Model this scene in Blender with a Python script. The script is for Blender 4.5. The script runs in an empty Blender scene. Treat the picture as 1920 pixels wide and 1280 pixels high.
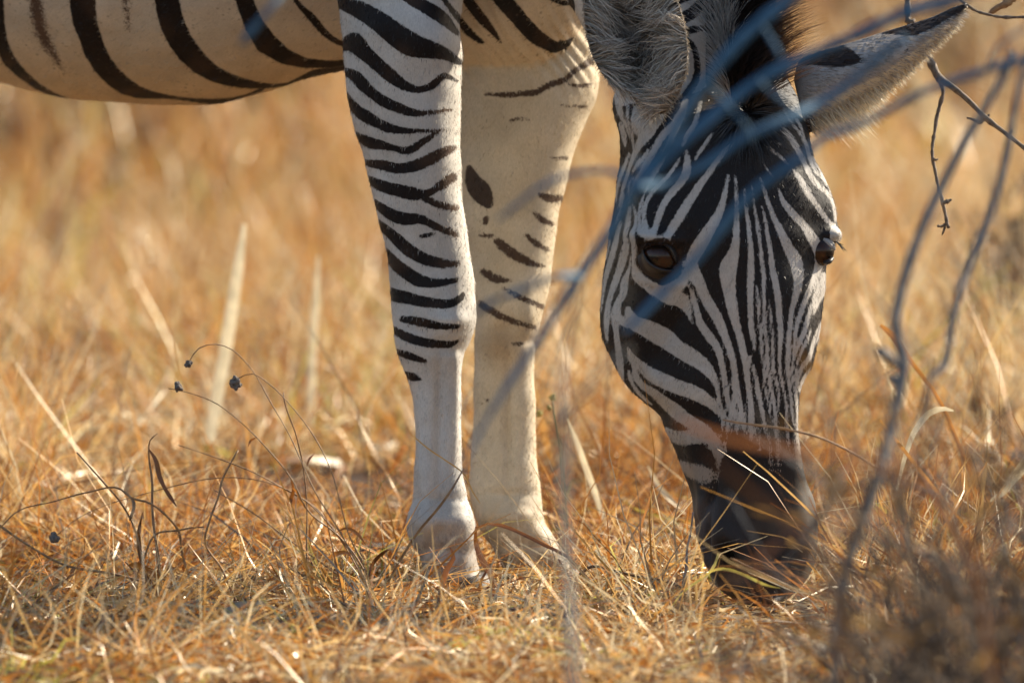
import bpy, bmesh, math
import numpy as np
from mathutils import Vector, Matrix
from mathutils.kdtree import KDTree

R = math.radians
rng = np.random.default_rng(7)
scene = bpy.context.scene
COL = scene.collection

# ------------------------------------------------------------------ camera, sky, sun, exposure
F_PX = 19800.0          # focal length in photo pixels (photo 1920 x 1280)
D0 = 12.0               # metres to the zebra's near foreleg
SC = F_PX / D0          # photo pixels per metre there
CAM_H = 1.1
PITCH = math.atan(CAM_H / D0) - 485 / F_PX
TILT = math.tan(PITCH)
cam_d = bpy.data.cameras.new('camera')
cam = bpy.data.objects.new('camera', cam_d)
COL.objects.link(cam)
cam.location = (0, 0, CAM_H)
cam.rotation_euler = (R(90) - PITCH, 0, 0)
cam_d.sensor_width = 36.0
cam_d.lens = F_PX / 1920 * 36.0
cam_d.clip_start = 0.5
cam_d.clip_end = 500
cam_d.dof.use_dof = True
cam_d.dof.focus_distance = 11.82
cam_d.dof.aperture_fstop = 5.5
cam_d.dof.aperture_blades = 0
scene.camera = cam

SUN_AZ = R(52)          # from the view direction towards the right
SUN_EL = R(31)
sun_dir = Vector((math.sin(SUN_AZ) * math.cos(SUN_EL), math.cos(SUN_AZ) * math.cos(SUN_EL), math.sin(SUN_EL)))
world = bpy.data.worlds.new('World')
scene.world = world
world.use_nodes = True
wn = world.node_tree
sky = wn.nodes.new('ShaderNodeTexSky')
sky.sky_type = 'NISHITA'
sky.sun_disc = False
sky.sun_elevation = SUN_EL
sky.sun_rotation = SUN_AZ
sky.dust_density = 1.0
wn.links.new(sky.outputs[0], wn.nodes['Background'].inputs[0])
wn.nodes['Background'].inputs[1].default_value = 0.088
sun_d = bpy.data.lights.new('sun', 'SUN')
sun_d.energy = 5.0
sun_d.angle = R(0.5)
sun_d.color = (1.0, 0.89, 0.71)
sun = bpy.data.objects.new('sun', sun_d)
COL.objects.link(sun)
sun.rotation_euler = sun_dir.to_track_quat('Z', 'Y').to_euler()
sun.location = (5, 8, 8)

scene.view_settings.view_transform = 'Standard'
scene.view_settings.look = 'None'
scene.view_settings.gamma = 1.0
scene.view_settings.exposure = 1.14
scene.view_settings.use_curve_mapping = False
scene.cycles.use_denoising = True
scene.cycles.max_bounces = 8
scene.cycles.diffuse_bounces = 5
scene.cycles.transmission_bounces = 4

# ------------------------------------------------------------------ pixel -> place
_f = np.array([0, math.cos(PITCH), -math.sin(PITCH)])
_u = np.array([0, math.sin(PITCH), math.cos(PITCH)])
_r = np.array([1.0, 0, 0])
_c = np.array([0, 0, CAM_H])


def P(px, py, w):
    """points at photo pixel (px, py), w metres beyond the near foreleg's distance"""
    px = np.asarray(px, float); py = np.asarray(py, float); w = np.asarray(w, float)
    d = D0 + w
    a = (px - 960) / F_PX * d
    b = (640 - py) / F_PX * d
    return _c + d[..., None] * _f + a[..., None] * _r + b[..., None] * _u


def to_px(v):
    q = v - _c
    d = q @ _f
    return np.stack([960 + F_PX * (q @ _r) / d, 640 - F_PX * (q @ _u) / d, d - D0], -1)


def ground_w(py):
    """distance offset where the ray through pixel row py meets the ground"""
    s = (640 - py) / F_PX
    return CAM_H / (math.sin(PITCH) - s * math.cos(PITCH)) - D0


def ground_at(px, w, z=0.0):
    """the point on the ground below pixel column px at offset w"""
    d = D0 + w
    y = d * math.cos(PITCH) + (d * math.sin(PITCH) - CAM_H + z) * math.tan(PITCH)
    return np.array([(px - 960) / F_PX * d, y, z])


# ------------------------------------------------------------------ object helpers
def tag(o, label=None, cat=None, group=None, kind=None):
    for k, v in (('label', label), ('category', cat), ('group', group), ('kind', kind)):
        if v:
            o[k] = v
    return o


def mesh_obj(name, verts, faces, mat=None, parent=None, smooth=True):
    me = bpy.data.meshes.new(name)
    me.from_pydata([tuple(v) for v in verts] if not isinstance(verts, np.ndarray) else verts.tolist(), [], faces)
    if smooth:
        me.polygons.foreach_set('use_smooth', np.ones(len(me.polygons), bool))
    me.update()
    o = bpy.data.objects.new(name, me)
    if mat:
        me.materials.append(mat)
    COL.objects.link(o)
    if parent:
        o.parent = parent
        o.matrix_parent_inverse = Matrix.Translation(-parent.location) if parent.type == 'EMPTY' else parent.matrix_world.inverted()
    return o


def empty(name, loc):
    o = bpy.data.objects.new(name, None)
    o.location = tuple(loc)
    o.empty_display_size = 0.05
    COL.objects.link(o)
    return o


def fast_mesh(name, verts, quads):
    """mesh from numpy quads (n,4)"""
    me = bpy.data.meshes.new(name)
    n = len(quads)
    me.vertices.add(len(verts)); me.vertices.foreach_set('co', verts.astype(np.float32).ravel())
    me.loops.add(n * 4); me.loops.foreach_set('vertex_index', quads.astype(np.int32).ravel())
    me.polygons.add(n); me.polygons.foreach_set('loop_start', np.arange(0, n * 4, 4, dtype=np.int32))
    me.polygons.foreach_set('use_smooth', np.ones(n, bool))
    me.update(calc_edges=True)
    return me


def attr(me, name, kind, data):
    a = me.attributes.new(name, kind, 'POINT')
    key = {'FLOAT': 'value', 'INT': 'value', 'FLOAT_VECTOR': 'vector', 'FLOAT_COLOR': 'color'}[kind]
    a.data.foreach_set(key, np.asarray(data, np.int32 if kind == 'INT' else np.float32).ravel())


def norm(v):
    return v / np.maximum(np.linalg.norm(v, axis=-1, keepdims=True), 1e-9)


def ribbons(root, dirs, length, width, bend, segs=3, tip=0.1, side=None, curl=None):
    """n tapered ribbons; bend = vector added (quadratically) along the length. returns verts, quads, t along, strand id"""
    n = len(root)
    t = np.linspace(0, 1, segs + 1)
    L = np.asarray(length).reshape(-1, 1, 1) * np.ones((n, 1, 1))
    p = root[:, None, :] + L * (t[None, :, None] * dirs[:, None, :] + (t ** 2)[None, :, None] * bend[:, None, :])
    if curl is not None:
        ph = rng.uniform(0, 6.28, (n, 1, 3))
        p = p + curl * L * t[None, :, None] * np.sin(ph + t[None, :, None] * 5.0) * 0.5
    if side is None:
        side = norm(np.cross(dirs, rng.normal(size=(n, 3))))
    wd = np.asarray(width).reshape(-1, 1, 1) * np.ones((n, 1, 1)) * (1 - (1 - tip) * t ** 1.5)[None, :, None] * 0.5
    v = np.stack([p - side[:, None] * wd, p + side[:, None] * wd], 2)     # n, s+1, 2, 3
    base = (np.arange(n) * (segs + 1) * 2)[:, None]
    k = np.arange(segs)[None, :] * 2
    q = np.stack([base + k, base + k + 1, base + k + 3, base + k + 2], -1).reshape(-1, 4)
    tt = np.repeat(np.tile(t, (n, 1))[:, :, None], 2, 2).ravel()
    sid = np.repeat(np.arange(n), (segs + 1) * 2)
    return v.reshape(-1, 3), q, tt, sid


def catmull(xs, ys, x):
    """smooth interpolation of table ys(xs) (ys may be 2-d)"""
    xs = np.asarray(xs, float); ys = np.asarray(ys, float)
    m = np.gradient(ys, xs, axis=0)
    i = np.clip(np.searchsorted(xs, x) - 1, 0, len(xs) - 2)
    h = xs[i + 1] - xs[i]
    s = np.clip((x - xs[i]) / h, 0, 1)
    if ys.ndim > 1:
        s = s[:, None]; h = h[:, None]
    return ((2*s**3 - 3*s**2 + 1) * ys[i] + (s**3 - 2*s**2 + s) * h * m[i] + (-2*s**3 + 3*s**2) * ys[i + 1] + (s**3 - s**2) * h * m[i + 1])


def tube(path, rad, n=10, jitter=0.0, seed=0, sub=4):
    """tapered tube along a 3-d polyline with capped ends; returns verts, faces"""
    g = np.random.default_rng(seed)
    path = np.asarray(path, float); rad = np.asarray(rad, float) * np.ones(len(path))
    if len(path) > 2 and sub > 1:
        s = np.r_[0, np.cumsum(np.linalg.norm(np.diff(path, axis=0), axis=1))]
        x = np.linspace(0, s[-1], (len(path) - 1) * sub + 1)
        path = catmull(s, path, x); rad = np.interp(x, s, rad)
    m = len(path)
    tan = norm(np.gradient(path, axis=0))
    ref = np.array([0.31, 0.9, 0.3]) if abs(tan[0] @ np.array([0.31, 0.9, 0.3])) < 0.85 else np.array([0.9, 0.1, 0.4])
    a = norm(np.cross(tan, ref)); b = np.cross(tan, a)
    th = np.linspace(0, 2 * np.pi, n, endpoint=False)
    rr = rad[:, None] * (1 + jitter * g.normal(size=(m, 1)) + jitter * 0.4 * g.normal(size=(m, n)))
    v = path[:, None] + rr[..., None] * (np.cos(th)[None, :, None] * a[:, None] + np.sin(th)[None, :, None] * b[:, None])
    v = v.reshape(-1, 3)
    f = []
    for i in range(m - 1):
        for j in range(n):
            k = (j + 1) % n
            f.append((i * n + j, i * n + k, (i + 1) * n + k, (i + 1) * n + j))
    f.append(tuple(range(n - 1, -1, -1))); f.append(tuple((m - 1) * n + j for j in range(n)))
    return v, f


class Bag:
    """collects shapes that together make one part"""
    def __init__(self): self.v = []; self.f = []; self.n = 0
    def add(self, vf):
        v, f = vf
        self.v.append(np.asarray(v)); self.f += [tuple(i + self.n for i in q) for q in f]; self.n += len(v)
        return self
    def build(self, name, mat, parent=None):
        return mesh_obj(name, np.concatenate(self.v), self.f, mat, parent)


# ------------------------------------------------------------------ materials
def new_mat(name):
    m = bpy.data.materials.new(name); m.use_nodes = True
    nt = m.node_tree
    for n in list(nt.nodes):
        nt.nodes.remove(n)
    out = nt.nodes.new('ShaderNodeOutputMaterial')
    return m, nt, out


def N(nt, t, **kw):
    n = nt.nodes.new(t)
    for k, v in kw.items():
        if k.startswith('i_'):
            key = k[2:]
            key = int(key) if key.isdigit() else key.replace('_', ' ')
            n.inputs[key].default_value = v
        else:
            setattr(n, k, v)
    return n


def ramp(nt, stops, interp='LINEAR'):
    r = nt.nodes.new('ShaderNodeValToRGB')
    r.color_ramp.interpolation = interp
    el = r.color_ramp.elements
    while len(el) < len(stops):
        el.new(0.5)
    for e, (p, c) in zip(el, stops):
        e.position = p; e.color = (*c, 1)
    return r


def grass_mat(name, stops, trans=0.42, gloss=0.05):
    m, nt, out = new_mat(name)
    a = N(nt, 'ShaderNodeAttribute', attribute_name='tone')
    oi = N(nt, 'ShaderNodeObjectInfo')
    ad = N(nt, 'ShaderNodeMath', operation='MULTIPLY_ADD', i_1=0.35, i_2=-0.17)
    nt.links.new(oi.outputs['Random'], ad.inputs[0])
    ad2 = N(nt, 'ShaderNodeMath', operation='ADD', use_clamp=True)
    nt.links.new(a.outputs['Fac'], ad2.inputs[0]); nt.links.new(ad.outputs[0], ad2.inputs[1])
    cr = ramp(nt, stops)
    nt.links.new(ad2.outputs[0], cr.inputs[0])
    nz = N(nt, 'ShaderNodeTexNoise', i_Scale=60.0, i_Detail=3.0)
    geo = N(nt, 'ShaderNodeNewGeometry'); nt.links.new(geo.outputs['Position'], nz.inputs['Vector'])
    hs = N(nt, 'ShaderNodeHueSaturation')
    mr = N(nt, 'ShaderNodeMapRange', i_1=0.3, i_2=0.7, i_3=0.7, i_4=1.15)
    nt.links.new(nz.outputs[0], mr.inputs[0]); nt.links.new(mr.outputs[0], hs.inputs['Value'])
    nt.links.new(cr.outputs[0], hs.inputs['Color'])
    d = N(nt, 'ShaderNodeBsdfDiffuse'); t = N(nt, 'ShaderNodeBsdfTranslucent')
    g = N(nt, 'ShaderNodeBsdfGlossy', i_Roughness=0.36)
    g.inputs[0].default_value = (0.95, 0.9, 0.8, 1)
    nt.links.new(hs.outputs[0], d.inputs[0]); nt.links.new(hs.outputs[0], t.inputs[0])
    mx = N(nt, 'ShaderNodeMixShader', i_0=trans); nt.links.new(d.outputs[0], mx.inputs[1]); nt.links.new(t.outputs[0], mx.inputs[2])
    m2 = N(nt, 'ShaderNodeMixShader', i_0=gloss); nt.links.new(mx.outputs[0], m2.inputs[1]); nt.links.new(g.outputs[0], m2.inputs[2])
    nt.links.new(m2.outputs[0], out.inputs[0])
    return m


STRAW = [(0.0, (0.065, 0.025, 0.009)), (0.2, (0.29, 0.098, 0.02)), (0.42, (0.55, 0.215, 0.04)), (0.66, (0.68, 0.36, 0.09)), (0.86, (0.75, 0.52, 0.22)), (1.0, (0.82, 0.71, 0.48))]
M_GRASS = grass_mat('dry_grass', STRAW, 0.34)
M_GREEN = grass_mat('greenish_grass', [(0.0, (0.2, 0.2, 0.03)), (0.5, (0.45, 0.4, 0.08)), (1.0, (0.6, 0.52, 0.16))], 0.45)
M_LITTER = grass_mat('grey_litter', [(0.0, (0.08, 0.06, 0.05)), (0.5, (0.25, 0.19, 0.13)), (1.0, (0.42, 0.34, 0.24))], 0.2)


def bark_mat(name, c0, c1, scale=90.0, rough=0.85):
    m, nt, out = new_mat(name)
    tc = N(nt, 'ShaderNodeTexCoord')
    nz = N(nt, 'ShaderNodeTexNoise', i_Scale=scale, i_Detail=6.0, i_Roughness=0.65)
    nt.links.new(tc.outputs['Object'], nz.inputs['Vector'])
    cr = ramp(nt, [(0.32, c0), (0.68, c1)])
    nt.links.new(nz.outputs[0], cr.inputs[0])
    b = N(nt, 'ShaderNodeBsdfPrincipled', i_Roughness=rough)
    nt.links.new(cr.outputs[0], b.inputs['Base Color'])
    bp = N(nt, 'ShaderNodeBump', i_Strength=0.6, i_Distance=0.002)
    nt.links.new(nz.outputs[0], bp.inputs['Height']); nt.links.new(bp.outputs[0], b.inputs['Normal'])
    nt.links.new(b.outputs[0], out.inputs[0])
    return m


M_BARK = bark_mat('grey_bark', (0.09, 0.085, 0.085), (0.24, 0.22, 0.2))
M_TWIGBARK = bark_mat('brown_grey_bark', (0.075, 0.055, 0.04), (0.26, 0.19, 0.13), 160)
M_PALEBARK = bark_mat('pale_bark', (0.26, 0.24, 0.2), (0.42, 0.38, 0.32), 60)
M_SKYTINT_BARK = bark_mat('skylight_tinted_bark', (0.028, 0.09, 0.16), (0.075, 0.17, 0.26), 40)  # grey bark with the blue of skylight painted into its colour
M_DARKTWIG = bark_mat('dark_twig', (0.06, 0.042, 0.03), (0.17, 0.12, 0.08))
M_STEM = bark_mat('brown_stem', (0.16, 0.08, 0.035), (0.4, 0.23, 0.1), 120, 0.6)
M_SEED = bark_mat('dark_seed_head', (0.06, 0.05, 0.045), (0.24, 0.19, 0.15), 300)


def soil_mat():
    m, nt, out = new_mat('dry_soil')
    geo = N(nt, 'ShaderNodeNewGeometry')
    n1 = N(nt, 'ShaderNodeTexNoise', i_Scale=1.3, i_Detail=4.0)
    n2 = N(nt, 'ShaderNodeTexNoise', i_Scale=45.0, i_Detail=6.0, i_Roughness=0.7)
    for n in (n1, n2):
        nt.links.new(geo.outputs['Position'], n.inputs['Vector'])
    cr1 = ramp(nt, [(0.3, (0.09, 0.043, 0.017)), (0.7, (0.2, 0.095, 0.033))])
    cr2 = ramp(nt, [(0.35, (0.35, 0.35, 0.35)), (0.65, (1, 1, 1))])
    nt.links.new(n1.outputs[0], cr1.inputs[0]); nt.links.new(n2.outputs[0], cr2.inputs[0])
    mx = N(nt, 'ShaderNodeMix', data_type='RGBA', blend_type='MULTIPLY'); mx.inputs[0].default_value = 1
    nt.links.new(cr1.outputs[0], mx.inputs[6]); nt.links.new(cr2.outputs[0], mx.inputs[7])
    b = N(nt, 'ShaderNodeBsdfPrincipled', i_Roughness=0.95)
    nt.links.new(mx.outputs[2], b.inputs['Base Color'])
    bp = N(nt, 'ShaderNodeBump', i_Strength=0.8, i_Distance=0.02)
    nt.links.new(n2.outputs[0], bp.inputs['Height']); nt.links.new(bp.outputs[0], b.inputs['Normal'])
    nt.links.new(b.outputs[0], out.inputs[0])
    return m


# coat: attributes  sd (stripe distance in mm, + = dark), ctint (pale hair), cdark (dark hair)
def coat_mat():
    m, nt, out = new_mat('zebra_coat')
    geo = N(nt, 'ShaderNodeNewGeometry')
    sd = N(nt, 'ShaderNodeAttribute', attribute_name='sd')
    fz = N(nt, 'ShaderNodeAttribute', attribute_name='soft')
    ct = N(nt, 'ShaderNodeAttribute', attribute_name='ctint')
    cd = N(nt, 'ShaderNodeAttribute', attribute_name='cdark')
    # short hair: vertically stretched noise
    mp = N(nt, 'ShaderNodeMapping'); mp.inputs['Scale'].default_value = (1.0, 1.0, 0.28)
    nt.links.new(geo.outputs['Position'], mp.inputs['Vector'])
    h = N(nt, 'ShaderNodeTexNoise', i_Scale=900.0, i_Detail=3.0, i_Roughness=0.6)
    nt.links.new(mp.outputs[0], h.inputs['Vector'])
    h2 = N(nt, 'ShaderNodeTexNoise', i_Scale=260.0, i_Detail=3.0)
    nt.links.new(geo.outputs['Position'], h2.inputs['Vector'])
    h3 = N(nt, 'ShaderNodeTexNoise', i_Scale=22.0, i_Detail=4.0)
    nt.links.new(geo.outputs['Position'], h3.inputs['Vector'])
    e1 = N(nt, 'ShaderNodeMath', operation='MULTIPLY_ADD', i_1=4.6, i_2=-2.3); nt.links.new(h.outputs[0], e1.inputs[0])
    e2 = N(nt, 'ShaderNodeMath', operation='MULTIPLY_ADD', i_1=2.4, i_2=-1.2); nt.links.new(h2.outputs[0], e2.inputs[0])
    e3 = N(nt, 'ShaderNodeMath', operation='ADD'); nt.links.new(e1.outputs[0], e3.inputs[0]); nt.links.new(e2.outputs[0], e3.inputs[1])
    em = N(nt, 'ShaderNodeMath', operation='MULTIPLY'); nt.links.new(e3.outputs[0], em.inputs[0]); nt.links.new(fz.outputs['Fac'], em.inputs[1])
    s = N(nt, 'ShaderNodeMath', operation='ADD'); nt.links.new(sd.outputs['Fac'], s.inputs[0]); nt.links.new(em.outputs[0], s.inputs[1])
    mr = N(nt, 'ShaderNodeMapRange', interpolation_type='SMOOTHSTEP', i_1=-0.8, i_2=0.8, i_3=0.0, i_4=1.0)
    nt.links.new(s.outputs[0], mr.inputs[0])
    # tone mottling
    t1 = N(nt, 'ShaderNodeMapRange', i_1=0.3, i_2=0.7, i_3=0.84, i_4=1.1); nt.links.new(h.outputs[0], t1.inputs[0])
    t2 = N(nt, 'ShaderNodeMapRange', i_1=0.3, i_2=0.7, i_3=0.88, i_4=1.1); nt.links.new(h3.outputs[0], t2.inputs[0])
    tm = N(nt, 'ShaderNodeMath', operation='MULTIPLY'); nt.links.new(t1.outputs[0], tm.inputs[0]); nt.links.new(t2.outputs[0], tm.inputs[1])
    mx = N(nt, 'ShaderNodeMix', data_type='RGBA'); nt.links.new(mr.outputs[0], mx.inputs[0])
    nt.links.new(ct.outputs['Color'], mx.inputs[6]); nt.links.new(cd.outputs['Color'], mx.inputs[7])
    sp = N(nt, 'ShaderNodeAttribute', attribute_name='speck')
    vo = N(nt, 'ShaderNodeTexVoronoi', i_Scale=95.0); nt.links.new(geo.outputs['Position'], vo.inputs['Vector'])
    vm = N(nt, 'ShaderNodeMapRange', interpolation_type='SMOOTHSTEP', i_1=.24, i_2=.10, i_3=0.0, i_4=.6); nt.links.new(vo.outputs['Distance'], vm.inputs[0])
    vn = N(nt, 'ShaderNodeMapRange', i_1=.5, i_2=.62, i_3=0.0, i_4=1.0); nt.links.new(h3.outputs[0], vn.inputs[0])
    v1 = N(nt, 'ShaderNodeMath', operation='MULTIPLY'); nt.links.new(vm.outputs[0], v1.inputs[0]); nt.links.new(vn.outputs[0], v1.inputs[1])
    v2 = N(nt, 'ShaderNodeMath', operation='MULTIPLY'); nt.links.new(v1.outputs[0], v2.inputs[0]); nt.links.new(sp.outputs['Fac'], v2.inputs[1])
    mx2 = N(nt, 'ShaderNodeMix', data_type='RGBA'); nt.links.new(v2.outputs[0], mx2.inputs[0]); nt.links.new(mx.outputs[2], mx2.inputs[6]); mx2.inputs[7].default_value = (.08, .06, .05, 1)
    hs = N(nt, 'ShaderNodeHueSaturation'); nt.links.new(mx2.outputs[2], hs.inputs['Color']); nt.links.new(tm.outputs[0], hs.inputs['Value'])
    b = N(nt, 'ShaderNodeBsdfPrincipled', i_Roughness=0.55)
    b.inputs['Specular IOR Level'].default_value = 0.16
    b.inputs['Sheen Weight'].default_value = 0.0
    b.inputs['Sheen Roughness'].default_value = 0.4
    nt.links.new(hs.outputs[0], b.inputs['Base Color'])
    bp = N(nt, 'ShaderNodeBump', i_Strength=0.3, i_Distance=0.001)
    nt.links.new(h.outputs[0], bp.inputs['Height'])
    bp2 = N(nt, 'ShaderNodeBump', i_Strength=0.35, i_Distance=0.004)
    nt.links.new(h3.outputs[0], bp2.inputs['Height']); nt.links.new(bp.outputs[0], bp2.inputs['Normal'])
    nt.links.new(bp2.outputs[0], b.inputs['Normal'])
    nt.links.new(b.outputs[0], out.inputs[0])
    return m


def hair_mat():
    m, nt, out = new_mat('hair')
    c = N(nt, 'ShaderNodeAttribute', attribute_name='hcol')
    d = N(nt, 'ShaderNodeBsdfDiffuse'); t = N(nt, 'ShaderNodeBsdfTranslucent')
    g = N(nt, 'ShaderNodeBsdfGlossy', i_Roughness=0.45)
    nt.links.new(c.outputs['Color'], d.inputs[0]); nt.links.new(c.outputs['Color'], t.inputs[0])
    g.inputs[0].default_value = (0.7, 0.7, 0.7, 1)
    a = N(nt, 'ShaderNodeMixShader', i_0=0.3); nt.links.new(d.outputs[0], a.inputs[1]); nt.links.new(t.outputs[0], a.inputs[2])
    b = N(nt, 'ShaderNodeMixShader', i_0=0.06); nt.links.new(a.outputs[0], b.inputs[1]); nt.links.new(g.outputs[0], b.inputs[2])
    nt.links.new(b.outputs[0], out.inputs[0])
    return m


def plain(name, col, rough=0.5, spec=0.5, coat=0.0):
    m, nt, out = new_mat(name)
    b = N(nt, 'ShaderNodeBsdfPrincipled', i_Roughness=rough)
    b.inputs['Base Color'].default_value = (*col, 1)
    b.inputs['Specular IOR Level'].default_value = spec
    b.inputs['Coat Weight'].default_value = coat
    b.inputs['Coat Roughness'].default_value = 0.03
    nz = N(nt, 'ShaderNodeTexNoise', i_Scale=150.0, i_Detail=4.0)
    bp = N(nt, 'ShaderNodeBump', i_Strength=0.15, i_Distance=0.001)
    nt.links.new(nz.outputs[0], bp.inputs['Height'])
    if rough > 0.3:
        nt.links.new(bp.outputs[0], b.inputs['Normal'])
    nt.links.new(b.outputs[0], out.inputs[0])
    return m


M_COAT = coat_mat()
M_HAIR = hair_mat()
M_HOOF = plain('hoof_horn', (0.06, 0.05, 0.042), 0.55)
M_PALELID = plain('pale_eyelid', (.30, .28, .26), 0.7, .2)
M_LID = plain('dark_eyelid', (0.02, 0.016, 0.015), 0.5)

#@@STRUCTURE
# ------------------------------------------------------------------ ground
nx, ny = 60, 120
gx = np.sign(np.linspace(-1, 1, nx)) * np.abs(np.linspace(-1, 1, nx)) ** 2.2 * 220
gy = np.r_[np.linspace(-40, 8, 20)[:-1], np.linspace(8, 30, 80), np.geomspace(31, 320, 21)]
GX, GY = np.meshgrid(gx, gy)
gv = np.stack([GX, GY, np.zeros_like(GX)], -1).reshape(-1, 3)
iy, ix = np.meshgrid(np.arange(len(gy) - 1), np.arange(nx - 1), indexing='ij')
b0 = (iy * nx + ix).ravel()
gq = np.stack([b0, b0 + 1, b0 + nx + 1, b0 + nx], -1)
gme = fast_mesh('ground', gv, gq)
gme.materials.append(soil_mat())
ground = bpy.data.objects.new('ground', gme); COL.objects.link(ground)
tag(ground, 'dry brown soil under the grass', 'ground', kind='structure')

#@@ZEBRA
# ------------------------------------------------------------------ zebra
def ring_rows(rows_y, L, Rr, wc, b, n=40, sq=0.9):
    th = np.linspace(0, 2 * np.pi, n, endpoint=False)
    cs = np.sign(np.cos(th)) * np.abs(np.cos(th)) ** sq
    sn = np.sign(np.sin(th)) * np.abs(np.sin(th)) ** sq
    px = (L + Rr)[:, None] / 2 + (Rr - L)[:, None] / 2 * cs[None]
    w = wc[:, None] + b[:, None] * sn[None]
    py = rows_y[:, None] + 0 * px
    return px, py, w


def loft(px, py, w):
    v = P(px, py, w)
    m, n = px.shape
    i, j = np.meshgrid(np.arange(m - 1), np.arange(n), indexing='ij')
    k = (j + 1) % n
    q = np.stack([i * n + j, i * n + k, (i + 1) * n + k, (i + 1) * n + j], -1).reshape(-1, 4).tolist()
    v = v.reshape(-1, 3)
    q.append(list(range(n - 1, -1, -1)))
    q.append([(m - 1) * n + t for t in range(n)])
    return v, q


near_leg = np.array([  # y, L, R, w centre, depth half
    (-420, 640, 880, .05, .09), (-280, 615, 915, .03, .10), (-150, 608, 915, .02, .105), (-60, 622, 886, .015, .10), (0, 632, 868, .01, .097), (60, 641, 858, .0, .09), (100, 643, 862, .0, .085),
    (150, 648, 864, .0, .08), (200, 655, 863, .0, .075), (250, 667, 863, .0, .07), (300, 683, 864, .0, .064), (350, 694, 866, .0, .06), (400, 706, 871, .0, .056),
    (450, 719, 879, .0, .052), (500, 728, 886, .0, .05), (550, 731, 892, .0, .049), (600, 736, 892, .0, .049), (640, 741, 881, .0, .046), (680, 752, 867, .0, .039),
    (720, 767, 861, .0, .033), (780, 777, 862, .0, .03), (850, 779, 864, .0, .029), (900, 775, 869, .0, .031), (940, 772, 878, .0, .036), (975, 763, 889, .0, .041),
    (1010, 768, 893, .0, .04), (1045, 786, 893, .0, .037), (1070, 795, 900, .0, .037), (1094, 799, 908, .0, .037)])
far_leg = np.array([
    (-300, 900, 1080, .26, .09), (-100, 850, 1120, .24, .1), (20, 835, 1122, .235, .1), (100, 830, 1122, .23, .095), (150, 830, 1124, .225, .09), (185, 834, 1118, .22, .085), (223, 840, 1101, .215, .08), (262, 845, 1086, .21, .075),
    (300, 850, 1073, .205, .07), (344, 855, 1062, .2, .066), (387, 860, 1050, .195, .062), (430, 866, 1043, .19, .058), (473, 872, 1038, .185, .054), (516, 878, 1034, .18, .051),
    (550, 884, 1028, .175, .05), (582, 889, 1020, .17, .048), (620, 890, 1009, .165, .044), (653, 889, 1003, .16, .04), (702, 888, 1001, .155, .034), (757, 887, 1004, .15, .031),
    (828, 886, 1005, .145, .031), (883, 881, 1009, .14, .034), (932, 882, 1016, .135, .038), (970, 893, 1019, .13, .041), (998, 905, 1034, .125, .04), (1031, 925, 1056, .12, .04), (1058, 940, 1072, .12, .041), (1078, 949, 1078, .12, .041)])


def leg_mesh(tab, tilt=True):
    y = np.arange(tab[0, 0], tab[-1, 0] + .1, 6.0)
    c = catmull(tab[:, 0], tab[:, 1:], y)
    # the camera looks down: a leg that is upright comes nearer with height
    wc = c[:, 2] + TILT * (y - 1112) / SC + (.04 if tab is far_leg else 0)
    return loft(*ring_rows(y, c[:, 0], c[:, 1], wc, c[:, 3]))


trunk_tab = np.array([  # px, top y, bottom y, half depth
    (-1130, -380, -250, .05), (-1090, -560, -60, .14), (-1000, -700, 40, .22), (-800, -790, 90, .27), (-500, -790, 100, .28), (-250, -760, 118, .29), (-100, -750, 138, .30), (0, -750, 155, .30), (100, -750, 180, .30), (200, -750, 191, .30), (330, -760, 197, .295),
    (420, -770, 193, .285), (500, -790, 172, .275), (560, -810, 153, .265), (640, -830, 133, .25), (750, -850, 122, .235), (870, -840, 140, .21), (950, -800, 146, .195), (1030, -700, 120, .17), (1080, -600, 70, .14), (1120, -480, -10, .09), (1140, -380, -100, .04)])
x = np.arange(-1130, 1140.1, 10.0)
c = catmull(trunk_tab[:, 0], trunk_tab[:, 1:], x)
th = np.linspace(0, 2 * np.pi, 56, endpoint=False)
tw = .245 + .40 * (850 - x) / SC * np.where(x < 850, 1, 0.8)
px = x[:, None] + 0 * th[None]
py = (c[:, 0] + c[:, 1])[:, None] / 2 + (c[:, 1] - c[:, 0])[:, None] / 2 * np.sin(th)[None]
w = tw[:, None] + c[:, 2][:, None] * np.cos(th)[None] * (1 - .12 * np.sin(th)[None]) + TILT * (py - 1112) / SC
trunk = loft(px, py, w)


def tube_px(pts, n=40):
    """pts: px, py, w, radius in picture plane (px), depth radius (m)"""
    pts = np.array(pts, float)
    s = np.r_[0, np.cumsum(np.hypot(np.diff(pts[:, 0]), np.diff(pts[:, 1])))]
    q = catmull(s, pts, np.linspace(0, s[-1], 50))
    t = np.gradient(q[:, :2], axis=0); t /= np.linalg.norm(t, axis=1, keepdims=True)
    nrm = np.stack([t[:, 1], -t[:, 0]], 1)
    th = np.linspace(0, 2 * np.pi, n, endpoint=False)
    px = q[:, 0:1] + nrm[:, 0:1] * q[:, 3:4] * np.cos(th)[None]
    py = q[:, 1:2] + nrm[:, 1:2] * q[:, 3:4] * np.cos(th)[None]
    w = q[:, 2:3] + q[:, 4:5] * np.sin(th)[None]
    return loft(px, py, w)


neck = tube_px([(820, -480, .17, 330, .16), (980, -400, .08, 290, .15), (1130, -250, -.02, 235, .13), (1225, -90, -.09, 188, .115), (1272, 20, -.115, 172, .105), (1310, 120, -.125, 165, .10), (1335, 220, -.13, 140, .09)])

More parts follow.
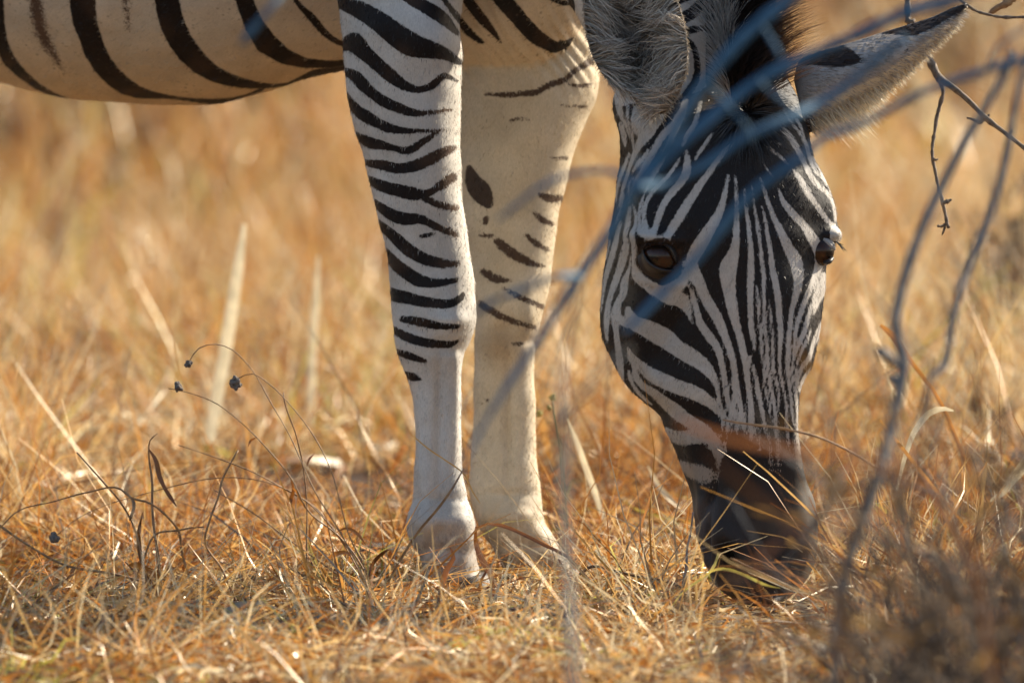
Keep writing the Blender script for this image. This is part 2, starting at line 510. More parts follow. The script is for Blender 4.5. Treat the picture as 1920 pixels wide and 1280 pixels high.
# head: section half-profiles along the head (f, c1, m, cm, j, cj, D) in metres
head_tab = np.array([
    (120, .025, .03, .045, .06, .04, .10, .12),
    (180, .045, .012, .080, .05, .06, .13, .18),
    (260, .055, .012, .095, .05, .07, .17, .23),
    (350, .062, .013, .105, .05, .07, .20, .26),
    (450, .068, .018, .110, .05, .07, .21, .275),
    (520, .060, .018, .092, .06, .075, .20, .27),
    (620, .046, .014, .076, .07, .07, .17, .24),
    (720, .040, .012, .060, .06, .055, .135, .18),
    (800, .037, .012, .052, .05, .045, .10, .135),
    (880, .036, .012, .050, .04, .045, .085, .115),
    (950, .040, .012, .060, .035, .05, .075, .105),
    (1040, .046, .014, .066, .04, .052, .072, .10),
    (1090, .042, .016, .060, .04, .048, .066, .088),
    (1120, .030, .018, .042, .038, .034, .058, .072),
    (1136, .010, .030, .014, .042, .011, .05, .056)])
head_edge = np.array([  # y, L, R
    (120, 1180, 1462), (180, 1150, 1496), (210, 1150, 1508), (244, 1159, 1516), (281, 1163, 1524), (300, 1163, 1530), (333, 1157, 1547), (366, 1154, 1562), (398, 1150, 1570), (417, 1147, 1570), (440, 1142, 1572),
    (464, 1138, 1564), (492, 1135, 1552), (530, 1132, 1547), (562, 1130, 1545), (600, 1131, 1540), (644, 1137, 1533), (681, 1152, 1524), (714, 1169, 1508), (737, 1188, 1500), (757, 1213, 1497), (775, 1234, 1496),
    (803, 1247, 1497), (836, 1262, 1500), (873, 1276, 1505), (906, 1289, 1513), (939, 1298, 1528), (972, 1301, 1533), (1000, 1305, 1534), (1037, 1314, 1532), (1066, 1324, 1524), (1094, 1338, 1507), (1117, 1362, 1486), (1131, 1396, 1464), (1136, 1420, 1448)])
HY = np.arange(120, 1136.1, 4.0)
hp = catmull(head_tab[:, 0], head_tab[:, 1:], HY)
he = catmull(head_edge[:, 0], head_edge[:, 1:], HY)
w_dorsal = np.interp(HY, [120, 235, 450, 800, 1000, 1136], [-.20, -.285, -.30, -.275, -.262, -.262])
f_, c1, m_, cm, j_, cj, D_ = hp.T
z0 = np.zeros_like(f_)
half = np.stack([np.stack([z0, z0], -1), np.stack([.55 * f_, .25 * c1], -1), np.stack([f_, c1], -1), np.stack([m_, cm], -1),
                 np.stack([(m_ + j_) / 2 * 1.02, (cm + cj) / 2], -1), np.stack([j_, cj], -1), np.stack([.5 * j_, D_ * .96], -1), np.stack([z0, D_], -1)], 1)
mir = half[:, 1:-1][:, ::-1] * np.array([-1, 1])
sec = np.concatenate([half, mir], 1)                    # rows, 14 control points
K = sec.shape[1]
NT = 96
tt = np.linspace(0, K, NT, endpoint=False)
i = np.floor(tt).astype(int); s = (tt - i)[None, :, None]
p0, p1, p2, p3 = (sec[:, (i + o) % K] for o in (-1, 0, 1, 2))
sec = .5 * (2 * p1 + (p2 - p0) * s + (2 * p0 - 5 * p1 + 4 * p2 - p3) * s ** 2 + (3 * p1 - p0 - 3 * p2 + p3) * s ** 3)
yaw = R(24)
hx = sec[..., 0] * math.cos(yaw) - sec[..., 1] * math.sin(yaw)
hw = sec[..., 1] * math.cos(yaw) + sec[..., 0] * math.sin(yaw)
mn = hx.min(1, keepdims=True); mxx = hx.max(1, keepdims=True)
hpx = he[:, 0:1] + (hx - mn) / (mxx - mn) * (he[:, 1:2] - he[:, 0:1])
hpy = HY[:, None] + 0 * hpx
hww = hw + w_dorsal[:, None]
head = loft(hpx, hpy, hww)

hind = []
for (dx, dw) in ((0, -.16), (110, .14)):
    tab = np.array([(-350, -1080, -760, 0, .1), (-100, -1080, -780, 0, .1), (100, -1075, -850, 0, .085), (250, -1060, -905, 0, .06), (400, -1060, -945, 0, .045), (520, -1065, -965, 0, .04), (600, -1055, -975, 0, .033), (800, -1035, -965, 0, .03), (950, -1030, -950, 0, .037), (1000, -1020, -940, 0, .037), (1060, -1000, -915, 0, .04)], float)
    tab[:, 1:3] += dx
    tab[:, 3] = .245 + .4 * 1800 / SC + dw
    hind.append(leg_mesh(tab))

parts = [('head', head), ('neck', neck), ('trunk', trunk), ('near', leg_mesh(near_leg)), ('far', leg_mesh(far_leg)), ('hind', hind[0]), ('hind', hind[1])]
vs, fs, lab, off = [], [], [], 0
LN = ['head', 'neck', 'trunk', 'near', 'far', 'hind']
for nm, (v, q) in parts:
    vs.append(v); fs += [tuple(int(k) + off for k in f) for f in q]; off += len(v); lab += [LN.index(nm)] * len(v)
src_v = np.concatenate(vs); lab = np.array(lab)
tmp_me = bpy.data.meshes.new('body_raw'); tmp_me.from_pydata(src_v.tolist(), [], fs); tmp_me.update()
tmp = bpy.data.objects.new('body_raw', tmp_me); COL.objects.link(tmp)
md = tmp.modifiers.new('r', 'REMESH'); md.mode = 'VOXEL'; md.voxel_size = 0.0036; md.use_smooth_shade = True
ms = tmp.modifiers.new('s', 'SMOOTH'); ms.factor = 0.5; ms.iterations = 7
dg = bpy.context.evaluated_depsgraph_get()
body_me = bpy.data.meshes.new_from_object(tmp.evaluated_get(dg))
bpy.data.objects.remove(tmp); bpy.data.meshes.remove(tmp_me)
nv = len(body_me.vertices)
V = np.empty(nv * 3, np.float32); body_me.vertices.foreach_get('co', V); V = V.reshape(-1, 3).astype(float)
NRM = np.empty(nv * 3, np.float32); body_me.vertices.foreach_get('normal', NRM); NRM = NRM.reshape(-1, 3).astype(float)
kd = KDTree(len(src_v))
for k, p in enumerate(src_v):
    kd.insert(p, k)
kd.balance()
reg = np.array([lab[kd.find(p)[1]] for p in V])
PX = to_px(V)
facing = (NRM @ _f) < 0.2


def seg_dist(p, a, b):
    ab = b - a
    t = np.clip(((p - a) @ ab) / max(ab @ ab, 1e-9), 0, 1)
    return np.linalg.norm(p - a - t[:, None] * ab, axis=1), t


def stripes_sd(p, stripes, lo=-60.0):
    """max over stripes of (half width - distance), photo pixels"""
    out = np.full(len(p), lo)
    for st in stripes:
        st = np.array(st, float)
        if len(st) > 2:   # round the corners
            s = np.r_[0, np.cumsum(np.hypot(np.diff(st[:, 0]), np.diff(st[:, 1])))]
            st = catmull(s, st, np.linspace(0, s[-1], (len(st) - 1) * 3 + 1))
        st[:, 2] = np.maximum(st[:, 2], 0.6)
        mg = st[:, 2].max() / 2 + 30
        sel = np.nonzero((p[:, 0] > st[:, 0].min() - mg) & (p[:, 0] < st[:, 0].max() + mg) & (p[:, 1] > st[:, 1].min() - mg) & (p[:, 1] < st[:, 1].max() + mg))[0]
        if not len(sel):
            continue
        q = p[sel]
        best = np.full(len(q), lo)
        for a, b in zip(st[:-1], st[1:]):
            d, t = seg_dist(q, a[:2], b[:2])
            best = np.maximum(best, (a[2] + t * (b[2] - a[2])) / 2 - d)
        out[sel] = np.maximum(out[sel], best)
    return out


CROPS = {'A': (1120, 180, .234375), 'B': (1320, 180, .234375), 'C': (1120, 430, .234375), 'D': (1320, 430, .234375), 'E': (1180, 680, .234375), 'F': (1320, 680, .234375),
         'G': (600, 0, .4297), 'H': (640, 500, .547), 'I': (0, 0, .3646), 'K': (1070, 0, .234375), 'M': (0, 640, .5), 'Q': (1500, 0, .46875), 'S': (1400, 600, .53115), 'Z': (1060, 0, .46875), 'Y': (1060, 550, .46875), 'X': (0, 0, 1.0), 'U': (1260, 880, .234375)}


def trace(txt):
    """'A 10 20 5; 30 40 6; B ...' -> list of (px, py, width px)"""
    out, crop = [], 'X'
    for tok in txt.replace('\n', ' ').split(';'):
        t = tok.split()
        if not t:
            continue
        if t[0].isalpha():
            crop = t.pop(0)
        ox, oy, sc = CROPS[crop]
        out.append((ox + float(t[0]) * sc, oy + float(t[1]) * sc, float(t[2]) * sc if len(t) > 2 else 0.0))
    return out


HEAD_WHITE = [trace(t) for t in (
    'A 1045 640 22; 1020 780 38; 980 920 62; 920 1030 85; C 850 80 110; 790 180 110; 750 280 100; 800 390 95; 870 560 85; 950 690 85; 1020 850 62; 1070 1000 50; 1100 1150 48; E 850 200 60; 890 350 40; 910 480 45; 925 560 20',
    'E 850 210 40; 840 330 26; 855 450 35; 860 560 18',
    'A 1105 640 18; 1110 800 28; 1115 950 36; 1110 1080 55; C 1105 100 58; 1080 210 95; 1045 310 138; 1045 400 125; 1060 520 95; 1085 650 85; 1110 760 62; 1140 860 56; 1165 970 55; 1190 1100 50; 1205 1250 40; E 970 330 45; 975 450 52; 975 560 45; 975 620 14',
    'A 1175 750 12; 1185 880 22; 1205 1000 30; C 1215 50 35; 1225 200 45; 1225 350 55; 1220 480 50; 1220 620 45; 1225 750 42; 1240 860 38; 1262 990 8',
    'B 380 690 8; 395 850 14; 415 960 22; 430 1050 30; D 445 110 26; 460 270 34; 475 380 34; 470 500 30; 480 650 25; 485 800 25; 500 950 28; 510 1100 30; 530 1250 30; F 560 350 25; 575 500 30; 590 650 28; 595 880 8',
    'B 445 650 8; 490 780 28; 530 900 36; 570 1000 46; D 620 30 60; 680 150 82; 735 250 105; 755 350 92; 750 450 68; 725 570 50; 700 680 40; 685 800 40; 670 950 36; 670 1100 36; 680 1250 26; F 690 250 25; 700 400 20; 720 500 10',
    'B 460 880 8; 490 1000 25; D 510 50 32; 530 180 40; 545 320 50; 570 440 55; 590 560 55; 600 680 50; 610 800 45; 605 950 32; 602 1050 26; 620 1200 24; F 650 300 20; 660 450 25; 670 600 25; 680 700 10',
    'D 418 450 6; 430 580 22; 435 720 25; 450 850 25; 460 1000 25; 475 1130 22; 485 1250 24; F 510 300 22; 530 420 15; 540 480 6',
    'D 515 560 6; 525 660 20; 540 780 22; 545 900 25; 550 1050 25; 570 1200 25; F 585 180 25; 595 300 18; 600 390 6',
    'D 370 1010 10; 390 1100 25; 420 1220 32; F 420 170 36; 445 300 40; 470 430 32; 490 530 25; 510 620 8',
    'F 430 510 10; 440 600 18; 445 700 10', 'F 520 560 8; 530 700 16; 535 880 8',
    'B 595 740 8; 640 850 45; 710 940 60; 800 1030 60; D 860 60 80; 910 150 82; 920 240 55; 905 320 50; 880 400 50; 850 480 45; 810 580 45; 775 670 40; 740 780 35; 725 880 25; 715 1000 20; 705 1150 15; 720 1270 15; F 740 400 14; 740 500 10',
    'B 590 200 30; 650 290 50; 720 380 46; 780 490 42; 830 600 42; 880 680 42; 950 740 40; 1010 800 36; 1040 880 26; 1050 1000 24',
    'B 715 595 16; 780 690 50; 830 770 55; 880 850 42; 940 930 40; 1000 1010 36; 1035 1045 34',
    'B 640 120 18; 700 220 18; 770 310 22; 820 400 30; 850 500 36; 890 600 30; 960 660 25; 1000 720 20; 1060 850 16', 'B 740 190 25; 780 270 20; 805 350 8',
    'B 480 390 8; 560 440 22; 620 490 22; 670 540 8', 'B 500 340 6; 580 370 16; 640 400 6', 'B 470 530 5; 510 590 13; 550 650 6', 'B 870 490 30; 920 570 30; 975 660 30; 1030 780 16',  # last trace: sunlit speckle on the face's right edge, painted as white hair
    'D 985 110 25; 960 180 20; 945 260 22; 920 360 20; 890 480 18; 870 600 15; 850 700 10', 'D 955 360 40; 950 420 60; 935 480 80; 905 570 60; 875 680 10',
    'D 860 600 14; 830 720 36; 790 850 40; 740 950 30; 720 1030 14', 'D 855 800 12; 830 870 30; 790 950 26; 750 1050 20; 735 1110 6',
    'D 935 740 24; 905 850 46; 870 930 32; 840 1020 36; 780 1110 36; 750 1200 30; 735 1270 20', 'D 860 1110 25; 810 1180 36; 775 1250 32; 760 1290 20', 'F 735 40 18; 738 250 14; 745 400 14; 750 520 30; 755 640 60; 760 740 70; 770 820 40',
    'A 1105 365 14; 1030 430 34; 960 520 42; 880 630 48; 800 740 62; 730 850 70; 670 950 75; 610 1040 70; 570 1110 60',
    'A 715 440 24; 720 530 55; 710 620 70; 660 700 60; 590 780 56; 540 850 52; 500 940 52; 470 1030 46; 455 1100 50',
    'A 920 300 22; 860 390 30; 810 460 30; 782 515 10', 'A 825 50 28; 800 160 32; 770 240 38; 720 310 40; 685 390 26',
    'A 705 40 50; 680 140 65; 640 210 80; 600 330 45; 560 420 48; 510 520 44; 440 650 36; 390 760 20', 'A 640 220 60; 550 290 55; 480 390 50; 430 480 50; 350 620 46; 290 720 36; 265 800 16',
    'A 660 500 16; 590 610 30; 540 670 30; 470 740 30; 410 820 30; 380 900 32; 372 980 38; 390 1060 50', 'A 385 780 10; 350 870 25; 335 960 25; 345 1050 26; 372 1100 40',
    'A 385 1085 62; 440 1120 72; 500 1140 62; 555 1140 72; 570 1180 40',
    'A 285 860 10; 310 970 25; 310 1080 36; C 310 30 42; 308 170 42; 320 280 55; 350 370 72; 420 430 92; 510 490 112; 600 530 142; 660 560 122; 700 620 82; 730 680 44; 757 755 6',
    'C 560 470 70; 640 450 110; 690 400 80; 700 340 50', 'C 650 240 30; 700 300 30; 740 370 24; 750 420 16',
    'C 735 430 8; 760 530 35; 790 640 46; 830 760 62; 900 860 66; 960 950 60; 990 1050 50; 1010 1150 46; 1025 1260 42; E 795 320 40; 815 430 30; 826 560 8',
    'C 290 640 50; 340 740 115; 430 790 142; 520 860 152; 640 950 132; 740 1010 132; 830 1070 112; 900 1150 82; 945 1230 50; E 715 300 36; 735 420 36; 745 520 25; 750 570 6',
    'C 225 725 70; 290 740 90',
    'C 268 935 12; 290 1020 80; 360 1085 80; 430 1150 100; 540 1210 112; E 380 190 112; 500 230 112; 600 290 92; 680 370 62; 718 440 24',
    'C 300 1030 60; 310 1120 50; E 55 90 55; 110 180 56; 190 230 70; 280 310 92; 380 390 112; 470 460 100; 570 530 112; 640 600 112; 700 690 90; 712 790 40; 700 860 10',
    'E 300 540 50; 400 600 112; 480 590 120; 570 580 120', 'E 400 800 40; 500 860 112; 580 890 132; 650 930 112; 690 970 50', 'E 712 580 14; 718 650 46', 'E 762 630 20; 764 700 26; 745 770 6',
    'E 755 375 8; 780 470 36; 796 560 24; 796 600 6', 'E 708 870 16; 700 980 26; 706 1090 8',
    'A 262 890 24; 245 1000 46; C 240 80 60; 210 230 62; 180 350 56; 150 450 60; 125 560 50; 105 700 50; 95 820 36; 92 890 14',
    'A 190 1000 20; C 160 50 40; 130 180 50; 95 320 46; 65 440 30; 58 560 22; 56 660 10', 'C 275 215 10; 265 330 36; 240 430 70; 245 510 60; 205 590 60; 185 680 90; 180 800 52; 180 930 56; 185 1050 60; 192 1130 50; 205 1220 20',
    'C 100 90 22; 70 240 14', 'C 253 1120 12; 270 1200 40; E 20 150 30; 60 220 30; 130 290 25; 185 335 6',
    'A 195 230 50; 215 330 44; 225 400 16', 'A 165 20 60; 190 130 54; 240 230 30; 258 330 10', 'A 252 60 24; 262 200 24; 280 320 24; 288 430 10', 'A 330 120 70; 345 190 112; 330 260 92; 345 310 40',
    'A 500 180 76; 430 270 84; 380 330 90; 330 400 62; 290 480 46; 260 560 32; 230 660 30; 200 760 25; 180 880 20', 'A 415 430 24; 400 460 32; 340 530 36; 285 600 20', 'A 250 460 20; 210 570 32; 180 650 30; 160 740 20; 148 850 10', 'A 330 640 14; 270 670 18; 248 740 18; 258 830 15', 'A 210 790 12; 190 900 16; 160 1000 14')]

NEAR_BLACK = [trace(t) for t in (
    'G -60 -30 40; 20 0 50; 90 15 52; 160 40 76; 250 90 88; 330 150 100; 400 195 100; 470 215 76; 540 240 48; 600 272 28',
    'G 110 200 50; 140 185 84; 190 230 72; 260 290 62; 320 340 58; 380 380 40; 440 390 30; 490 370 34; 530 332 28; 600 355 12', 'G 105 310 30; 140 325 44; 200 390 52; 270 440 52; 340 470 46; 400 490 36; 480 490 20; 570 478 12',
    'G 105 400 24; 150 470 42; 220 530 50; 300 560 44; 380 570 26; 450 570 18; 550 570 8', 'G 515 568 12; 440 620 30; 390 655 36; 310 648 20', 'G 140 580 26; 170 600 36; 220 630 46; 290 640 36; 350 652 22', 'G 195 708 24; 270 725 46; 350 735 46; 420 720 50; 480 690 50; 540 660 44; 590 645 20',
    'G 200 780 34; 270 815 50; 340 830 56; 420 845 56; 470 840 30; 520 810 40; 580 775 40', 'G 450 860 30; 520 895 32; 590 908 30', 'G 235 885 30; 300 930 50; 370 955 56; 440 955 42; 500 985 32; 590 1022 34', 'G 440 1030 18; 490 1022 18',
    'G 255 975 34; 330 1040 52; 400 1100 56; 470 1135 50; 540 1150 42; 600 1150 24', 'G 280 1100 40; 350 1170 56; 420 1220 60; 500 1235 40; 590 1222 22', 'H 160 92 46; 230 110 42; 300 122 36; 380 122 28; 412 98 22', 'H 208 180 22; 270 190 34; 340 203 26; 392 200 16',
    'H 165 205 18; 220 240 30; 290 262 30; 380 265 22; 405 252 8', 'H 178 286 16; 230 305 27; 288 325 14', 'H 208 364 18; 250 380 26; 272 386 8')]
CHEST_BLACK = [trace(t) for t in (
    'G 330 -60 50; 390 -10 54; 470 40 60; 540 90 56; 585 145 24', 'G 480 -80 20; 540 0 22; 600 80 30; 650 140 36; 712 188 12', 'G 580 -80 40; 640 0 42; 690 60 46; 740 120 36; 792 188 8',
    'G 700 -120 70; 790 -10 72; 850 60 72; 910 130 70; 980 185 60; 1040 205 50; 1090 190 42; 1150 175 26; 1200 165 20', 'G 960 -60 20; 1010 -5 22; 1070 15 22; 1120 20 18')]
FAR_BLACK = [trace(t) for t in (
    'G 720 410 10; 800 415 22; 880 410 24; 950 400 26; 990 375 26; 1060 350 24; 1110 310 24; 1180 270 32', 'G 1085 368 10; 1130 375 18; 1180 368 14', 'G 830 527 8; 870 518 14; 910 520 6', 'G 725 955 30; 722 968 26', 'G 700 1025 14; 750 1030 18',
    'G 775 1055 36; 840 1105 46; 900 1140 36; 980 1162 10', 'G 705 1185 14; 760 1215 36; 835 1226 8', 'G 902 1028 18; 940 1060 26; 1000 1092 14', 'G 935 932 16; 970 960 30; 1010 978 20', 'G 955 848 16; 1000 865 36; 1050 865 26',
    'G 1005 690 8; 1075 690 18', 'G 1040 460 6; 1160 466 14', 'H 485 12 14; 530 40 26; 565 46 8', 'H 555 73 8; 620 110 18; 690 137 18', 'H 478 128 24; 540 165 24; 600 190 18; 655 206 18', 'H 496 456 10; 504 458 10', 'H 590 265 12; 620 265 14')]
CHESTNUT = [trace('G 655 735 30; 670 790 72; 705 840 96; 735 885 50')]
BELLY_BLACK = [trace(t) for t in (
    'I -60 -2400 160; -20 -800 120; -4 -60 40; 3 0 30; 5 100 34; 8 220 66; 40 300 70; 100 370 56; 200 450 36; 320 505 20; 430 530 12; 600 540 8; 750 545 5',
    'I 330 -2400 150; 410 -800 160; 425 -30 134; 430 80 130; 460 180 112; 490 270 112; 540 350 100; 610 420 90; 690 470 70; 770 490 42; 900 505 20; 1020 515 20; 1080 522 32; 1180 515 20; 1280 490 12; 1350 460 20',
    'I 740 -2400 150; 820 -800 150; 850 -30 120; 875 80 130; 910 180 122; 970 270 120; 1040 340 100; 1120 390 80; 1210 420 60; 1300 437 42; 1400 440 20; 1480 430 12; 1560 400 22; 1640 375 46; 1700 365 40; 1780 345 24',
    'I 1100 -2400 130; 1200 -800 130; 1245 -30 92; 1290 90 92; 1340 190 112; 1400 250 110; 1470 295 80; 1560 325 56; 1650 330 42; 1800 322 30',
    'I 1440 -120 16; 1560 50 30; 1610 100 42; 1660 160 36; 1710 200 30; 1800 245 24', 'X -130 -900 50; -140 -200 46; -120 40 30; -60 120 10', 'X -330 -900 60; -350 -200 56; -320 30 34; -240 110 10', 'X -550 -900 70; -560 -200 60; -520 40 34', 'X -780 -900 70; -800 -200 64; -740 40 34', 'X -1000 -900 60; -980 0 50')]
BELLY_BROWN = [trace('I 165 -400 60; 180 -10 84; 195 80 90; 215 170 80; 250 240 66; 300 320 44; 338 380 10'), trace('I 640 -300 30; 650 30 40; 660 150 20')]
NECK_BLACK = [trace(t) for t in (
    'K 1090 -120 70; 1000 -60 70; 850 10 66; 760 60 40', 'K 1060 -20 60; 1030 40 80; 990 90 92; 900 150 92; 800 210 90', 'K 1060 225 44; 960 245 58; 880 272 20', 'K 860 290 20; 900 305 36; 960 350 52; 1000 430 46; 1012 540 54; 1000 640 60; 940 740 64; 860 820 54; 760 900 36', 'K -20 -60 40; 10 50 46; 20 140 20',
    'K 300 700 24; 330 800 40; 370 960 40; 400 1080 20', 'K 900 440 10; 930 520 12; 925 640 8')]

# paint the coat
dark_sd = np.full(nv, -60.0)
soft = np.full(nv, 1.0)
ctint = np.tile(np.array([.54, .495, .435]), (nv, 1))
cdark = np.tile(np.array([.013, .010, .010]), (nv, 1))
p2 = PX[:, :2]
brown = np.array([.14, .07, .035])
is_ = {n: reg == k for k, n in enumerate(LN)}
# head
hm = (is_['head'] & ((PX[:, 1] > 196 - np.clip(PX[:, 0] - 1250, 0, 80) * .4) | (PX[:, 0] > 1345))) | (is_['neck'] & (PX[:, 1] > 205))
hsd = -stripes_sd(p2[hm], HEAD_WHITE)
dark_sd[hm] = np.clip(hsd, -60, 60)
ctint[hm] = (.44, .41, .375)
# neck
nm = (is_['neck'] | is_['head']) & ~hm
dark_sd[nm] = stripes_sd(p2[nm], NECK_BLACK)
up = nm & (PX[:, 1] < -25)
dark_sd[up] = 22 * np.sin((PX[up, 1] * .8 - PX[up, 0] * .5) / 21.0)
ctint[nm] = (.56, .51, .45)
# trunk, chest
tm = is_['trunk']
bs = np.where(p2[tm][:, 0] < 660, stripes_sd(p2[tm], BELLY_BLACK), stripes_sd(p2[tm], CHEST_BLACK))
dark_sd[tm] = bs
bb = stripes_sd(p2[tm], BELLY_BROWN)
tb = np.nonzero(tm)[0]
sb = tb[(bb > bs) & (bb > -12)]
dark_sd[sb] = bb[(bb > bs) & (bb > -12)] - 4; soft[sb] = 6.0; cdark[sb] = (.10, .062, .042)
belly_t = np.clip((PX[:, 1] + 40) / 200, 0, 1)[:, None]
ctint[tm] = ((1 - belly_t) * np.array([.60, .52, .415]) + belly_t * np.array([.64, .51, .33]))[tm]
high = tm & (PX[:, 1] < -20) & (PX[:, 0] > 660)
dark_sd[high] = 24 * np.sin((PX[high, 0] - PX[high, 1] * .5) / 24.0)
# near foreleg
lm = is_['near']
dark_sd[lm] = np.maximum(stripes_sd(p2[lm], NEAR_BLACK), stripes_sd(p2[lm], CHEST_BLACK[:2]))
ctint[lm] = (.57, .54, .495)
fade = np.clip((PX[:, 0] - 770 - (PX[:, 1] - 200) * .12) / 60, 0, 1) * (PX[:, 1] > 180) * (PX[:, 1] < 520) * lm
cdark += fade[:, None] * (np.array([.09, .052, .032]) - cdark) * .8
soft += fade * 1.6
# far foreleg
fm = is_['far']
dark_sd[fm] = stripes_sd(p2[fm], FAR_BLACK)
cdark[fm] = (.075, .045, .028); soft[fm] = 1.8
ctint[fm] = (.58, .485, .345)
cn = stripes_sd(p2[fm], CHESTNUT)
fi = np.nonzero(fm)[0]
k = fi[cn > -6]; dark_sd[k] = np.maximum(dark_sd[k], cn[cn > -6]); cdark[k] = (.06, .04, .028); soft[k] = .8
# hind legs: hoops
hi = is_['hind']
dark_sd[hi] = 14 * np.sin(PX[hi, 1] / 13.0) - 3
# fetlocks: dark skin, dirt and painted-in pastern shade towards the hoof
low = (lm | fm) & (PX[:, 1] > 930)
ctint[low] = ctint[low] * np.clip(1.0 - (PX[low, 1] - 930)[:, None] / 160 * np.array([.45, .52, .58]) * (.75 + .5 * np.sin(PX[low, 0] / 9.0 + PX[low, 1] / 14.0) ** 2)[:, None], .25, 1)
# muzzle: bare dark skin
mz = np.clip((PX[:, 1] - 888 + 26 * np.exp(-((PX[:, 0] - 1420) / 45) ** 2) - 40 * np.clip((1350 - PX[:, 0]) / 60, 0, 1) - 40 * np.clip((PX[:, 0] - 1470) / 60, 0, 1)) / 26, -1, 1)
mk = is_['head'] & (PX[:, 1] > 780)
soft[mk] = 1.0 + 2.2 * np.clip((PX[mk, 1] - 780) / 80, 0, 1)
dark_sd[mk] = np.maximum(dark_sd[mk], mz[mk] * 7)
sk = np.clip((PX[:, 1] - 860) / 90, 0, 1) * mk
cdark += sk[:, None] * (np.array([.030, .026, .025]) - cdark)
nos = np.exp(-((PX[:, 0] - 1364) / 13) ** 2 - ((PX[:, 1] - 1050) / 28) ** 2) + np.exp(-((PX[:, 0] - 1494) / 11) ** 2 - ((PX[:, 1] - 1052) / 24) ** 2)
cdark *= 1 - .8 * np.clip(nos, 0, 1)[:, None] * mk[:, None]
lip = is_['head'] & (PX[:, 1] > 900)
skin = np.array([.085, .07, .066])
kk = np.clip((1352 - PX[:, 0]) / 24, 0, 1) * lip * np.clip((PX[:, 1] - 925) / 25, 0, 1)
cdark += kk[:, None] * (skin - cdark)
chin = np.clip((PX[:, 1] - 1060) / 60, 0, 1) * lip
cdark += chin[:, None] * (np.array([.062, .052, .047]) - cdark) * .8
rgt = np.clip((PX[:, 0] - 1490) / 20, 0, 1) * lip
cdark += rgt[:, None] * (np.array([.12, .10, .08]) - cdark) * .7
# eye surrounds: dark bare skin
EYES = [(1238, 480), (1556, 470)]
e1 = np.hypot((PX[:, 0] - 1238) / 42, (PX[:, 1] - 484) / 39)
k = is_['head'] & (e1 < 1.25) & facing
dark_sd[k] = np.maximum(dark_sd[k], (1 - e1[k]) * 36)
k = is_['head'] & (e1 < 1.0)
cdark[k] = (.03, .02, .016)
mb = (is_['head'] | is_['neck']) & (PX[:, 0] > 1322) & (PX[:, 1] < 200) & (PX[:, 1] > -200)
dark_sd[mb] = np.maximum(dark_sd[mb], 8)
poll = is_['head'] & (np.hypot((PX[:, 0] - 1405) / 62, (PX[:, 1] - 215) / 55) < 1)
dark_sd[poll] = np.maximum(dark_sd[poll], 6)

def blotch(k):
    a = V * k
    return np.sin(a[:, 0] + 1.3 * np.sin(a[:, 2] * .8) + a[:, 1] * .6) * np.sin(a[:, 2] * 1.1 + 1.7 * np.sin(a[:, 0] * .7 + 2)) 
st = .5 + .5 * blotch(38.0) * .6 + .2 * blotch(97.0)
ctint *= (1 - np.clip(st - .35, 0, 1)[:, None] * np.array([.16, .19, .23]))
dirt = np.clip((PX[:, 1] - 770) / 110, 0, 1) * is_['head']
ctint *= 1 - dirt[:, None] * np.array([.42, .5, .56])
kn = np.exp(-((PX[:, 0] - 935) / 40) ** 2 - ((PX[:, 1] - 645) / 45) ** 2) * fm
ctint *= 1 - kn[:, None] * np.array([.35, .45, .55])
br = np.clip(blotch(61.0) - .1, 0, 1) * (lm | tm)
cdark += br[:, None] * np.array([.03, .016, .008])
speck = np.where(tm, 1.0, 0) + np.where(lm, .5, 0) * (PX[:, 1] < 300)
bw = is_['head'] & (np.hypot((PX[:, 0] - 1563) / 13, (PX[:, 1] - 440) / 12) < 1)
dark_sd[bw] = -8
# sculpt: brows, sockets, cheek ridge, nostrils, lips, tendons, chest folds (metres along the normal)
disp = np.zeros(nv)
H = is_['head']
def bump(cx, cy, sx, sy, amp, mask, ang=0.0):
    ca, sa = math.cos(ang), math.sin(ang)
    dx = PX[:, 0] - cx; dy = PX[:, 1] - cy
    g = np.exp(-((dx * ca + dy * sa) / sx) ** 2 - ((-dx * sa + dy * ca) / sy) ** 2)
    disp[mask] += amp * g[mask]
HF = H & facing
bump(1232, 446, 44, 13, .011, HF, .15)          # brow over the near eye
bump(1238, 482, 30, 26, -.012, HF)              # socket
bump(1245, 527, 50, 12, .004, HF, .2)           # lower lid fold
bump(1195, 482, 10, 36, .004, HF)
bump(1290, 470, 24, 36, -.005, HF)
bump(1215, 215, 40, 26, .006, HF)               # temple
bump(1190, 590, 60, 70, .007, HF, .3)           # cheek muscle
bump(1270, 600, 18, 80, -.004, HF, .5)
bump(1225, 700, 14, 60, .003, HF, -.6)          # facial crest
bump(1415, 620, 40, 160, .003, HF)              # nasal bone
bump(1345, 760, 24, 70, -.005, HF, -.2)
bump(1348, 1005, 16, 36, .012, HF, -.15)        # nostril rims
bump(1366, 1050, 12, 28, -.022, HF, -.35)
bump(1378, 1012, 12, 30, .007, HF, -.35)
bump(1502, 1010, 18, 40, .008, HF, .15)
bump(1494, 1052, 10, 24, -.018, HF, .4)
bump(1478, 1020, 10, 26, .006, HF, .35)
bump(1430, 1040, 12, 40, -.003, HF)
bump(1560, 440, 13, 11, .010, H)
bump(1420, 1112, 70, 10, -.004, HF)             # lip line
for (mx_, my_, rx_, ry_, am_, an_) in ((1329, 1000, 5, 55, -.010, .02), (1318, 955, 6, 26, -.006, .5), (1311, 975, 4, 20, -.005, .5), (1330, 935, 5, 20, -.005, .45), (1340, 905, 6, 30, -.005, .1)):
    bump(mx_, my_, rx_, ry_, am_, HF, an_)
NF = is_['near'] & facing
